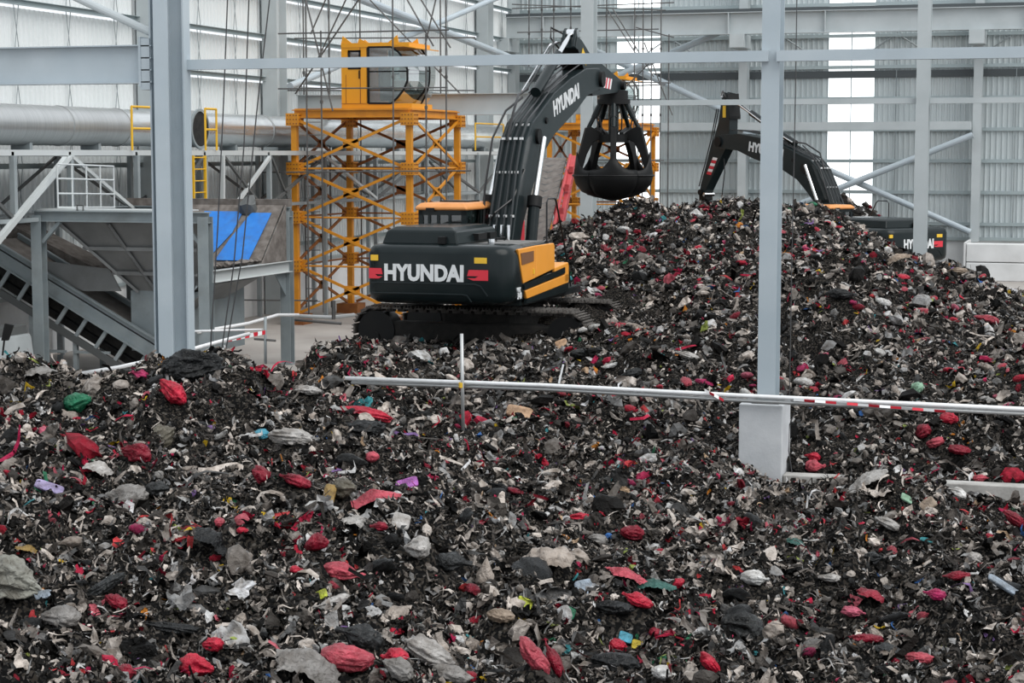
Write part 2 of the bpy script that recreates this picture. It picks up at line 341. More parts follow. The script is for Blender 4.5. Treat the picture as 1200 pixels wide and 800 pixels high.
def beam(label, p, q, h, bw, m='paint2', tf=0.025, name='steel_beam'):
    return obj(name, MB().ibeam(p, q, h, bw, tf, 0.02), M[m], label=label, cat='beam', kind='structure')
def boxbeam(label, p, q, h, bw, m='paint', name='steel_beam'):
    return obj(name, MB().bar(p, q, bw, h), M[m], label=label, cat='beam', kind='structure')
# beams of the middle frame line and the wall line
z = aY(900, 119.5, 55.5).z; boxbeam('slim tie beam joining the free standing columns, left of the second one', (xm + .2, 55.5, z), (xn - 0.2, 55.5, z), 0.16, 0.2, 'paint2')
boxbeam('slim tie beam running off past the second free standing column', (xn + 0.2, 55.5, z), (22, 55.5, z), 0.16, 0.2, 'paint2')
z = aY(900, 148, 79.4).z; boxbeam('deep rail across the back wall ending at the last wall column', (xe, 79.4, z), (xd - 0.2, 79.4, z), 0.34, 0.2, 'paint2')
z0, z1 = aY(340, 136, 56).z, aY(340, 111.5, 56).z
beam('deep grey cross girder behind the orange crane cab', (XW + 0.4, 56, (z0 + z1) / 2), (xm, 56, (z0 + z1) / 2), z1 - z0, 0.3)
# crane girder high on the back wall
z0, z1 = aY(1150, 35, 78.5).z, aY(1150, 8, 78.5).z
cg = thing('crane_girder', (0, 78.5, z0), 'deep crane runway girder high along the back wall', 'girder', kind='structure')
obj('web', MB().ibeam((XW + .3, 78.5, (z0 + z1) / 2), (26, 78.5, (z0 + z1) / 2), z1 - z0, 0.45, 0.03, 0.02), M['paint2'], cg, True)
obj('rail', MB().bar((XW + .3, 78.5, z1 + 0.07), (26, 78.5, z1 + 0.07), 0.12, 0.14), M['dark'], cg, True)
for k in range(12):
    x = XW + 2 + 4.0 * k; obj('stiffener', MB().bb(x - 0.02, x + 0.02, 78.28, 78.48, z0 + .03, z1 - .03), M['paint2'], cg, True)
for x in (xe, xc, xd):
    obj('bracket', MB().bb(x - 0.3, x + 0.3, 78.1, 79.7, z0 - 0.55, z0), M['paint2'], cg, True)

# tube braces
def brace(label, p, q, r, m='paint'):
    return obj('brace_tube', MB().tube(p, q, r, 12), M[m], label=label, cat='brace', kind='structure')
brace('tube brace on the back wall sloping down to the block wall', aY(871, 155, 79.45), aY(1137, 272, 79.45), 0.13)
brace('tube brace on the back wall rising to the last wall column', aY(905, 252, 79.2), aY(1140, 158, 79.2), 0.13)
brace('tube brace high on the back wall, falling from the corner column', aY(612, 20, 79.3), aY(862, 136, 79.3), 0.14)
brace('tube brace high on the back wall, rising away from the corner column', aY(622, 133, 79.05), aY(868, 27, 79.05), 0.14)
brace('grey tube brace behind the crane cab, falling towards the back corner', aX(400, -10, XW + 1.3), aX(640, 84, XW + 1.3), 0.14)
brace('grey tube brace behind the crane cab, falling towards the left', aX(600, -10, XW + 1.0), aX(340, 101, XW + 1.0), 0.11)
b = MB().tube(aY(70, -12, 27.1), aY(181, 40, 27.1), 0.065, 12)
tb = obj('brace_tube', b, M['paint2'], label='thin grey tube brace meeting the top of the left front column', cat='brace', kind='structure')

# front row: left cruciform column, right column on pedestal
FY = 27.0
xl = aY(203, 300, FY).x; zl = aY(203, 432, FY).z
lc = thing('steel_column', (xl, FY, 0), 'broad cross shaped steel column standing at the left heap crest', 'column', kind='structure')
b = MB().ibeam((xl, FY, zl), (xl, FY, 14), 0.62, 0.24, 0.03, 0.02, up=(0, 1, 0))
obj('flange_column', b, M['paint'], lc, True)
obj('cross_flanges', MB().ibeam((xl, FY, zl), (xl, FY, 14), 0.60, 0.22, 0.03, 0.02, up=(1, 0, 0)), M['paint'], lc, True)
obj('base_plate', MB().bb(xl - .4, xl + .4, FY - .4, FY + .4, zl - .04, zl), M['paint'], lc, True)
obj('splice_plate', MB().bb(xl - 0.45, xl - 0.28, FY - 0.14, FY + 0.14, 6.0, 6.8), M['paint'], lc, True)
obj('concrete_pedestal', MB().bb(xl - .42, xl + .42, FY - .42, FY + .42, -0.2, zl - .04), M['pedc'], label='grey concrete footing under the broad left column', cat='pedestal', kind='structure', bevel=.02)
z0, z1 = aY(0, 100, FY).z, aY(0, 56, FY).z
gl = thing('steel_beam', ((xl - 5), FY, z0), 'deep flat sided girder meeting the left front column', 'beam', kind='structure')
obj('girder', MB().ibeam((xl - 13, FY, (z0 + z1) / 2), (xl - 0.42, FY, (z0 + z1) / 2), z1 - z0, 0.25, 0.02, 0.015), M['paint'], gl, True)
obj('end_plate', MB().bb(xl - 0.47, xl - 0.43, FY - 0.15, FY + 0.15, z0 - 0.05, z1 + 0.12), M['paint'], gl, True)
for k in range(4):
    zz = z0 + 0.02 + k * (z1 - z0 - 0.04) / 3; obj('stiffener', MB().bb(xl - 0.43, xl - 0.25, FY - .14, FY + .14, zz - .01, zz + .01), M['paint'], gl, True)
pl = (aY(866, 475, FY).x, aY(917, 475, FY).x); PW = pl[1] - pl[0]; xr = aY(902, 300, FY + .3).x
zr = aY(890, 474, FY).z
obj('concrete_pedestal', MB().bb(pl[0], pl[1], FY, FY + 0.75, -0.6, zr), M['pedc'], label='square pale concrete pedestal under the right front column', cat='pedestal', kind='structure', bevel=.015)
rc = thing('steel_column', (xr, FY + .35, zr), 'tall blue grey steel column standing on the pale concrete pedestal', 'column', kind='structure')
obj('shaft', MB().ibeam((xr, FY + .35, zr + .03), (xr, FY + .35, 14), 0.42, 0.255, 0.025, 0.02, up=(0, 1, 0)), M['paint'], rc, True)
obj('base_plate', MB().bb(xr - .2, xr + .2, FY + .08, FY + .62, zr, zr + 0.03), M['trussd'], rc, True)
for s in (-1, 1):
    for t in (.14, .56): obj('anchor_bolt', MB().tube((xr + s * .16, FY + t, zr + .02), (xr + s * .16, FY + t, zr + .1), 0.015, 6), M['truss'], rc, True)
zb = 6.385
boxbeam('thin horizontal tie beam spanning between the two front columns', (xl + 0.16, FY + .05, zb), (xr - .02, FY + .1, zb), 0.155, 0.12)
boxbeam('thin horizontal tie beam leaving the right front column', (xr + .1, FY + .1, zb), (12, FY + .1, zb), 0.155, 0.12)
cb = thing('concrete_curb', (3, FY + .2, 0), 'low stained concrete kerb wall beside the pale pedestal', 'curb', kind='structure')
obj('curb_wall', MB().bb(pl[1] + .01, 14, FY + 0.05, FY + 0.35, -0.6, 0.36), M['curbc'], cb, True, bevel=.015)
# block wall at the foot of the back wall, right
wbk = thing('retaining_wall', (2, 76.5, 0), 'white concrete block wall at the foot of the back wall', 'wall', kind='structure')
xb = aY(1133, 300, 77).x
k = 0; x = xb
while x < 22:
    for (za, zc) in ((0, 0.72), (0.75, 1.47)):
        obj('concrete_block', MB().bb(x, x + 2.35, 76.6 + .03 * (k % 2), 77.3, za, zc), M['whitec'], wbk, True, bevel=.03)
    k += 1; x += 2.4
obj('end_return', MB().bb(xb - .1, xb - .02, 76.6, 80.4, 0, 1.5), M['whitec'], wbk, True)

# duct run on the platform
DX, DR, DZ = -23.75, 0.465, 5.66
ys = [aX(p, 150, DX).y for p in (-120, 68, 135, 178, 305, 405, 490, 545, 588)]
dt = thing('ventilation_duct', (DX, 50, 5.2), 'large round galvanised air duct running along the left wall', 'duct')
for i in range(len(ys) - 1):
    n = 28; sp = i in (0, 1); a, c = ys[i], ys[i + 1]; rings = []
    if sp:
        m_ = int((c - a) / 0.09)
        for j in range(m_ + 1): rings.append(circ((DX, a + (c - a) * j / m_, DZ), DR + (0.008 if j % 2 else 0), (0, 1, 0), n))
    else: rings = [circ((DX, a, DZ), DR, (0, 1, 0), n), circ((DX, c, DZ), DR, (0, 1, 0), n)]
    obj('duct_section', MB().loft(rings), M['galv' if sp else 'galvs'], dt, True, smooth=40)
    obj('joint_ring', MB().tube((DX, c - 0.03, DZ), (DX, c + 0.03, DZ), DR + 0.02, n), M['galv'], dt, True, smooth=40)
yv = aX(233, 150, DX + .6).y
b = MB().tube((DX + 0.2, yv, DZ), (DX + 0.62, yv, DZ), 0.49, 24)
obj('branch_collar', b, M['galv'], dt, True, smooth=40)
o1 = circ((DX + 0.66, yv, DZ), 0.535, (1, 0, 0), 24); o2 = circ((DX + 0.66, yv, DZ), 0.47, (1, 0, 0), 24); o3 = circ((DX + 0.60, yv, DZ), 0.535, (1, 0, 0), 24)
obj('collar_flange', MB().loft([o3, o1, o2], caps=False), M['truss'], dt, True)
obj('inlet_shade_disc', MB().tube((DX + 0.61, yv, DZ), (DX + 0.64, yv, DZ), 0.47, 24), M['shade_mud'], dt, True, label='dark round inlet opening')  # black disc across the collar, its colour stands for shade inside the inlet
obj('end_cap', MB().tube((DX, ys[-1], DZ), (DX, ys[-1] + .3, DZ), DR, 24, .3), M['trussd'], dt, True)

# platform carrying the duct
PXF, PXB, PZ = -22.5, -24.7, 5.02
pf = thing('duct_platform', (-23.6, 50, 0), 'grey steel truss platform carrying the duct along the wall', 'platform')
yP0, yP1 = 30.0, aX(600, 180, PXF).y
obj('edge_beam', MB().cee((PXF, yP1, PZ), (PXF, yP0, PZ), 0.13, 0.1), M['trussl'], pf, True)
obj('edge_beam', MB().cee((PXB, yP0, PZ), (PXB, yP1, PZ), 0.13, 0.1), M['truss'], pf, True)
obj('deck', MB().bb(PXB, PXF - .02, yP0, yP1, PZ + .02, PZ + .05), M['truss'], pf, True)
zlo = 3.55
nodes = [aX(p, 182, PXF).y for p in (-60, 15, 82, 160, 240, 315, 380, 440, 500, 560, 596)]
obj('lower_chord', MB().bar((PXF, yP0, zlo), (PXF, yP1, zlo), .09), M['truss'], pf, True)
for i, y in enumerate(nodes):
    obj('post', MB().bar((PXF, y, zlo if i < 6 else 0), (PXF, y, PZ - .06), .12), M['truss'], pf, True)
    obj('post', MB().bar((PXB, y, 0), (PXB, y, PZ - .06), .12), M['truss'], pf, True)
    obj('cross_beam', MB().bar((PXB, y, PZ - .03), (PXF, y, PZ - .03), .1, .1), M['truss'], pf, True)
    if i + 1 < len(nodes):
        y2 = nodes[i + 1]; a, c = (zlo, PZ - .08) if i % 2 else (PZ - .08, zlo)
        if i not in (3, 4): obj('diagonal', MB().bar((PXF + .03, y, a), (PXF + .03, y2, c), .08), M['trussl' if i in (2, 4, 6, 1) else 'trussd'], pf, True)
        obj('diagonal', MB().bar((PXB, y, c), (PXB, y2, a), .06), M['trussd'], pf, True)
        obj('rear_chord', MB().bar((PXB, y, zlo), (PXB, y2, zlo), .06), M['truss'], pf, True)
    obj('saddle', MB().bb(DX - .25, DX + .25, y - .06, y + .06, PZ + .04, DZ - DR + .06), M['truss'], pf, True)
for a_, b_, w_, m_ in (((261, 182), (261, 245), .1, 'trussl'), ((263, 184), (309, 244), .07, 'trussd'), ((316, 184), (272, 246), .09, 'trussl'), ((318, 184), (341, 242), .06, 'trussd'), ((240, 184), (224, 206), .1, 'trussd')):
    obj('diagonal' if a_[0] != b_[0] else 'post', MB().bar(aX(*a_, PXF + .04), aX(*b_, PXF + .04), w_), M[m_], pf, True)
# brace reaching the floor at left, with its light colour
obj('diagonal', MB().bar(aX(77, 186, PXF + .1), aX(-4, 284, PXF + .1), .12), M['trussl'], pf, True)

def rail(label, p, q, h, r=0.03, m='yellow', mids=(0.5,), posts=2, name='guard_rail', cat='railing', group=None, toe=0):
    p = Vector(p); q = Vector(q); t = thing(name, (p + q) / 2, label, cat, group)
    for k in range(posts):
        a = p.lerp(q, k / (posts - 1)); obj('post', MB().tube(a, a + Vector((0, 0, h)), r, 8), M[m], t, True, smooth=40)
    for f in (1.0,) + tuple(mids):
        obj('rail', MB().tube(p + Vector((0, 0, h * f)), q + Vector((0, 0, h * f)), r, 8), M[m], t, True, smooth=40)
    return t
rail('yellow guard rail on the platform left of the broad column', aX(155, 176, PXF + .05), aX(180, 176, PXF + .05), 1.05)
rail('yellow guard rail on the platform right of the dark duct inlet', aX(241, 176, PXF + .05), aX(254, 176, PXF + .05), 1.08)
rail('yellow guard rail near the far end of the duct', aX(557, 176, PXF + .05), aX(590, 176, PXF + .05), 1.0)
lad = thing('platform_ladder', aX(247, 240, PXF + .2), 'yellow ladder hanging below the platform right of the broad column', 'ladder')
la, lb = aX(226, 178, PXF + .18), aX(240, 178, PXF + .18)
for p in (la, lb): obj('stile', MB().bar((p.x, p.y, 3.2), (p.x, p.y, 4.95), .06), M['yellow'], lad, True)
for k in range(6): obj('rung', MB().tube((la.x, la.y, 3.4 + .3 * k), (lb.x, lb.y, 3.4 + .3 * k), .018, 6), M['yellow'], lad, True)
# pale tube cage on the platform face
cgp, cgq = aX(68, 244, PXF + .35), aX(134, 244, PXF + .35)
ct = thing('tube_cage', cgp, 'pale tubular handrail frames stacked under the platform edge', 'railing')
for f in np.linspace(0, 1, 5):
    a = cgp.lerp(cgq, f); obj('upright', MB().tube(a, (a.x, a.y, a.z + 0.98), .022, 6), M['trussl'], ct, True)
for h in (0.02, .33, .66, .98): obj('rail', MB().tube(cgp + Vector((0, 0, h)), cgq + Vector((0, 0, h)), .022, 6), M['trussl'], ct, True)
# ------------------------------------------------------------------ hopper and conveyor
HY0, HY1 = 37.0, 40.9
hx1 = aY(241, 300, HY0).x; hx0 = aY(46, 300, HY0).x
HY1 = aX(336, 300, hx1).y; hz = aY(241, 254, HY0).z
hp = thing('feed_hopper', ((hx0 + hx1) / 2, (HY0 + HY1) / 2, 0), 'grey steel feed hopper on four legs behind the broad column', 'hopper')
for x, y, nm in ((hx0, HY0, 0), (hx1, HY0, 0), (hx0, HY1, 0), (hx1, HY1, 0)):
    obj('leg', MB().ibeam((x, y, 0), (x, y, hz), .25, .25, .02, .014, up=(0, 1, 0)), M['frame'], hp, True)
    obj('leg_foot', MB().bb(x - .18, x + .18, y - .18, y + .18, 0, .03), M['frame'], hp, True)
for p, q in (((hx0 - .1, HY0), (hx1 + .1, HY0)), ((hx0 - .1, HY1), (hx1 + .1, HY1)), ((hx0, HY0), (hx0, HY1))):
    obj('top_beam', MB().ibeam((*p, hz - .02), (*q, hz - .02), .24, .2, .02, .014), M['frame'], hp, True)
zt, zm = hz - .16, aY(150, 340, HY0 + 1.2).z
ia, ib, ja, jb = hx0 + .25, hx1 - .05, HY0 + .25, HY1 - .2
ma, mb_, na, nb = hx0 + 1.75, hx1 - .9, HY0 + 1.2, HY1 - 1.1
top = [(ia, ja, zt), (ib, ja, zt), (ib, jb, zt), (ia, jb, zt)]; bot = [(ma, na, zm), (mb_, na, zm), (mb_, nb, zm), (ma, nb, zm)]
obj('front_plate', MB().slab([top[0], top[1], bot[1], bot[0]], .02), M['bin'], hp, True)
obj('back_plate', MB().slab([top[2], top[3], bot[3], bot[2]], .02), M['bin'], hp, True)
obj('side_plate', MB().slab([top[3], top[0], bot[0], bot[3]], .02), M['bin'], hp, True)
lz = aY(247, 318, HY0).z
obj('infeed_plate', MB().slab([(ib + .1, ja, lz), (ib + .1, jb, lz), bot[2], bot[1]], .02), M['bin'], hp, True)
def lerp3(a, c, t): return Vector(a).lerp(Vector(c), t)
fo = Vector((0, -.05, -.03))
for t in (.04, .36, .68, .97):
    obj('stiffener', MB().bar(lerp3(top[0], top[1], t) + fo, lerp3(bot[0], bot[1], t) + fo, .09, .06), M['bin'], hp, True)
for t in (.36, .72):
    obj('stiffener', MB().bar(lerp3(top[0], bot[0], t) + fo, lerp3(top[1], bot[1], t) + fo, .05, .08), M['bin'], hp, True)
obj('discharge_box', MB().bb(ma - .15, mb_ + .3, na, nb, 0.55, zm), M['frame'], hp, True)
# top lip frame, knee braces
obj('deck_plate', MB().bb(hx0 - .1, hx1 - .6, HY0 + .12, HY0 + .9, hz + .10, hz + .13), M['trussl'], hp, True)
obj('lifting_eye', MB().path([(hx0 + .95, HY0 + .05, hz + .1), (hx0 + .95, HY0 + .05, hz + .22), (hx0 + 1.1, HY0 + .05, hz + .22), (hx0 + 1.1, HY0 + .05, hz + .1)], .02, 6), M['trussd'], hp, True)
obj('rim_plate', MB().bb(hx0 - .1, hx1 + .1, HY1 - .1, HY1 + .12, hz + .1, hz + .28), M['rubbl'], hp, True)
for s, x in ((1, hx0), (-1, hx1)): obj('knee_brace', MB().bar((x + s * .1, HY0, hz - .6), (x + s * .55, HY0, hz - .14), .08), M['frame'], hp, True)
# inside: blue lined slope seen over the low infeed side
sA, sB = Vector((hx1 - .02, jb + .1, hz + .12)), Vector((hx1 - .02, jb - 1.25, lz - .02))
nrm = Vector((-2.6, 0, 0))
obj('back_slope', MB().slab([sA, sA + nrm, sB + nrm, sB], .03), M['rubbl'], hp, True)
def onslope(u, v): return sA.lerp(sB, v) + Vector((-u, 0, 0)) + Vector((0, -.03, .05))
obj('blue_liner', MB().slab([onslope(.95, .14), onslope(1.95, .14), onslope(2.0, .8), onslope(1.35, .95), onslope(1.0, .5)], .012), M['blue'], hp, True, label='bright blue liner sheet')
obj('blue_liner', MB().slab([onslope(.20, .16), onslope(.72, .16), onslope(1.0, .62), onslope(1.15, .97), onslope(.3, .97)], .012), M['blue'], hp, True, label='bright blue liner sheet')
obj('end_cheek', MB().slab([(hx1 + .02, jb + .1, hz + .15), (hx1 + .02, jb - 1.3, lz), (hx1 + .02, jb + .1, lz)], .03), M['rubbl'], hp, True)
obj('infeed_lip', MB().cee((hx1 + .1, HY0 + .1, lz - .12), (hx1 + .1, HY1 - .1, lz - .12), .26, .1), M['trussl'], hp, True)
obj('chute_bottom', MB().slab([(hx1 + .05, HY0 + .3, lz - .3), (hx1 + .05, HY0 + 2.6, lz - .3), (hx1 - .9, HY0 + 1.9, lz - .95), (hx1 - .9, HY0 + .5, lz - .95)], .03), M['bin'], hp, True)
obj('knee_brace', MB().prism([(hx1, HY1 - .1, lz - .22), (hx1, HY1 - .8, lz - .22), (hx1, HY1 - .1, lz - .85)], (.03, 0, 0)), M['frame'], hp, True)
dr = MB(); dp = onslope(.86, .05)
ico = bmesh.new(); bmesh.ops.create_icosphere(ico, subdivisions=2, radius=1)
dr.add([(dp.x + .25 * v.co.x, dp.y + .22 * v.co.y + .12 * math.sin(9 * v.co.z), dp.z - .15 + .42 * v.co.z * (1 + .2 * math.sin(8 * v.co.x))) for v in ico.verts], [tuple(v.index for v in f.verts) for f in ico.faces])
obj('hanging_rag', dr, M['trussd'], hp, True, label='dark rag hanging over the hopper rim')

CY0, CY1 = 38.0, 39.3
cv = thing('belt_conveyor', (hx0 + 1, 38.6, 0), 'inclined ladder framed belt conveyor running down under the hopper', 'conveyor')
p0, p1 = aY(-14, 276, CY0), aY(186, 399, CY0); q0, q1 = aY(-14, 342, CY0), aY(186, 432, CY0)
dv = (p1 - p0).normalized(); dn = Vector((dv.z, 0, -dv.x))
if dn.z < 0: dn = -dn
H1 = .44
for y in (CY0, CY1):
    Y = Vector((0, y - CY0, 0))
    obj('side_plate', MB().prism([p0 + Y, p1 + Y, p1 + Y - dn * H1, p0 + Y - dn * H1], (0, .03, 0)), M['frame'], cv, True)
    obj('edge_flange', MB().bar(p0 + Y + Vector((0, -.03, 0)), p1 + Y + Vector((0, -.03, 0)), .1, .03), M['frame'], cv, True)
    obj('edge_flange', MB().bar(p0 + Y - dn * H1 + Vector((0, -.03, 0)), p1 + Y - dn * H1 + Vector((0, -.03, 0)), .1, .03), M['frame'], cv, True)
    obj('lower_chord', MB().bar(p0 + Y - dn * 1.02, p1 + Y - dn * 1.02, .08, .16), M['trussd'], cv, True)
    L = (p1 - p0).length
    for k in range(int(L / .56) + 1):
        a = p0 + dv * (.3 + .56 * k) + Y - dn * H1
        if (a - p0 - Y).dot(dv) < L: obj('ladder_rung', MB().bar(a, a - dn * .55 - dv * .08, .05, .09), M['truss'], cv, True)
obj('belt', MB().prism([p0 - dn * .12, p1 - dn * .12, p1 - dn * .15, p0 - dn * .15], (0, CY1 - CY0, 0)), M['belt'], cv, True)
obj('inner_shade_sheet', MB().prism([p0 - dn * .46 + Vector((0, .22, 0)), p1 - dn * .46 + Vector((0, .22, 0)), p1 - dn * .96 + Vector((0, .22, 0)), p0 - dn * .96 + Vector((0, .22, 0))], (0, .03, 0)), M['shade_mud'], cv, True)  # black sheet added behind the rungs, painting the shaded inside of the conveyor
obj('return_belt', MB().prism([p0 - dn * .75 + Vector((0, .1, 0)), p1 - dn * .75 + Vector((0, .1, 0)), p1 - dn * .78 + Vector((0, .1, 0)), p0 - dn * .78 + Vector((0, .1, 0))], (0, 1.1, 0)), M['black'], cv, True)
for f in (.36, .62):
    a = p0.lerp(p1, f) - dn * 1.05
    for y in (CY0 + .05, CY1 - .05): obj('support_leg', MB().bar((a.x, y, 0), (a.x, y, a.z), .1), M['truss'], cv, True)
    obj('support_tie', MB().bar((a.x, CY0, .5), (a.x + .9, CY0, .5), .06), M['truss'], cv, True)
# dark chute above the belt
c0, c1 = aY(-10, 252, 39.6), aY(108, 312, 39.6)
obj('cover_plate', MB().prism([c0, c1, c1 - Vector((0, 0, .45)), c0 - Vector((0, 0, .8))], (0, 1.0, 0)), M['rubbl'], cv, True, label='dusty dark cover over the conveyor')
s0 = [aY(55, 306, 38.1), aY(128, 315, 38.1), aY(142, 341, 38.1), aY(98, 341, 38.1), aY(55, 322, 38.1)]
obj('skirt_plate', MB().prism(s0, (0, .03, 0)), M['bin'], cv, True)

# ------------------------------------------------------------------ vehicle at the left edge
VX = aY(28, 420, 35.6).x
vh = thing('vehicle', (VX - 1.2, 34.2, 0), 'rounded grey vehicle cab half cut off at the left edge', 'vehicle')
zg = aY(14, 410, 34.2).z
sec = [(VX - 2.2, 1.25), (VX - .05, 1.25 - .2), (VX + .03, zg - .5), (VX - .06, zg - .22), (VX - .24, zg + .03), (VX - .45, zg + .16), (VX - .8, zg + .24), (VX - 2.2, zg + .25)]
rings = []
for y, s in ((33.0, 0), (33.25, .06), (34.5, .1), (35.9, .1), (36.0, .0)):
    rings.append([(x + (s if x > VX - 1 else 0) * .3, y, z + s * (.6 if z > zg - .3 else 0)) for x, z in sec])
obj('body', MB().loft(rings), M['carw'], vh, True, smooth=50, bevel=.04)
gs = [(VX - 2.2, zg - .75), (VX - .12, zg - .62), (VX - .1, zg - .32), (VX - .5, zg - .1), (VX - 2.2, zg - .02)]
obj('windscreen', MB().prism([(x, 32.97, z) for x, z in gs], (0, .03, 0)), M['carg'], vh, True, bevel=.01)
for k in range(3):
    a = Vector((VX - .95 + .2 * k, 32.95, zg - .55)); obj('wiper', MB().bar(a, a + Vector((-.07, 0, .22)), .02, .02), M['white'], vh, True)
mq = [aY(x, y, 33.2) for x, y in ((1, 399), (9, 399), (15, 381), (5, 379))]
obj('mirror', MB().prism(mq, (0, .06, 0)), M['black'], vh, True, bevel=.01)
obj('mirror_arm', MB().tube(aY(5, 399, 33.23), aY(3, 416, 33.3), .02, 6), M['black'], vh, True)
for x in (VX - .4, VX - 1.7):
    obj('wheel', MB().tube((x - .15, 34.2, .5), (x + .15, 34.2, .5), .5, 20), M['black'], vh, True, smooth=40)
obj('chassis', MB().bb(VX - 2.1, VX - .1, 33.2, 35.9, .55, 1.3), M['trussd'], vh, True)

# ------------------------------------------------------------------ crane cab towers
def tower(label, cab_label, px0, px1, pxr, ytop, zb, Y, face=1):
    a, c = aY(px0, 200, Y), aY(px1, 200, Y); x0, x1 = a.x, c.x
    y1 = aX(pxr, 200, x1).y; zt = aY(px1, ytop, Y).z
    t = thing('crane_cab_tower', ((x0 + x1) / 2, (Y + y1) / 2, 0), label, 'tower')
    P = [(x0, Y), (x1, Y), (x1, y1), (x0, y1)]; nb = 4; hz = (zt - .3 - zb) / nb; lv = [zb + hz * k for k in range(nb + 1)]
    for i, (x, y) in enumerate(P):
        ps = obj('post', MB().bar((x, y, zb), (x, y, zt - .15), .17), M['orange'], t, True)
        obj('foot_plate', MB().bb(x - .35, x + .35, y - .35, y + .35, 0, zb), M['dark_orange'], t, True)
        for z in lv[1:]:
            g = obj('gusset_plate', MB().bb(x - .2, x + .2, y - .2, y + .2, z - .18, z + .18), M['orange'], ps, True)
            b = MB()
            for s in (-.14, -.05, .05, .14):
                for u in (-.12, 0, .12): b.box((x + s, y - .205, z + u), (.035, .02, .035)); b.box((x + .205, y + s, z + u), (.02, .035, .035))
            obj('bolt_heads', b, M['dark_orange'], ps, True, kind='stuff')
    for i in range(4):
        p, q = P[i], P[(i + 1) % 4]; inner = i in (2, 3); mm = M['dark_orange'] if inner else M['orange']  # braces on the two far sides take a darker orange
        obj('top_beam', MB().ibeam((*p, zt - .13), (*q, zt - .13), .24, .17, .03, .02), M['orange'], t, True)
        d = (Vector((*q, 0)) - Vector((*p, 0))).normalized(); o = Vector((d.y, -d.x, 0)) * .06
        for k in range(nb):
            z0, z1 = lv[k] + .05, lv[k + 1] - .02
            A, B = Vector((*p, z0)) + d * .15 + o, Vector((*q, z1)) - d * .15 + o; Cc, D = Vector((*p, z1)) + d * .15 + o, Vector((*q, z0)) - d * .15 + o
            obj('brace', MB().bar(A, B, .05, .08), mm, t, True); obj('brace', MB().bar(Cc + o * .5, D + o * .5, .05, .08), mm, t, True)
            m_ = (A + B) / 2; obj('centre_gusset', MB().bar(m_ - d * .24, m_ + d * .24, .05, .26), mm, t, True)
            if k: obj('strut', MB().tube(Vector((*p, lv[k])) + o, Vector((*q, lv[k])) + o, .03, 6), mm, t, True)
    obj('deck', MB().bb(x0, x1, Y, y1, zt - .02, zt + .02), M['orange'], t, True)
    # the cab: a thing of its own standing on the deck
    return x0, x1, Y, y1, zt, t

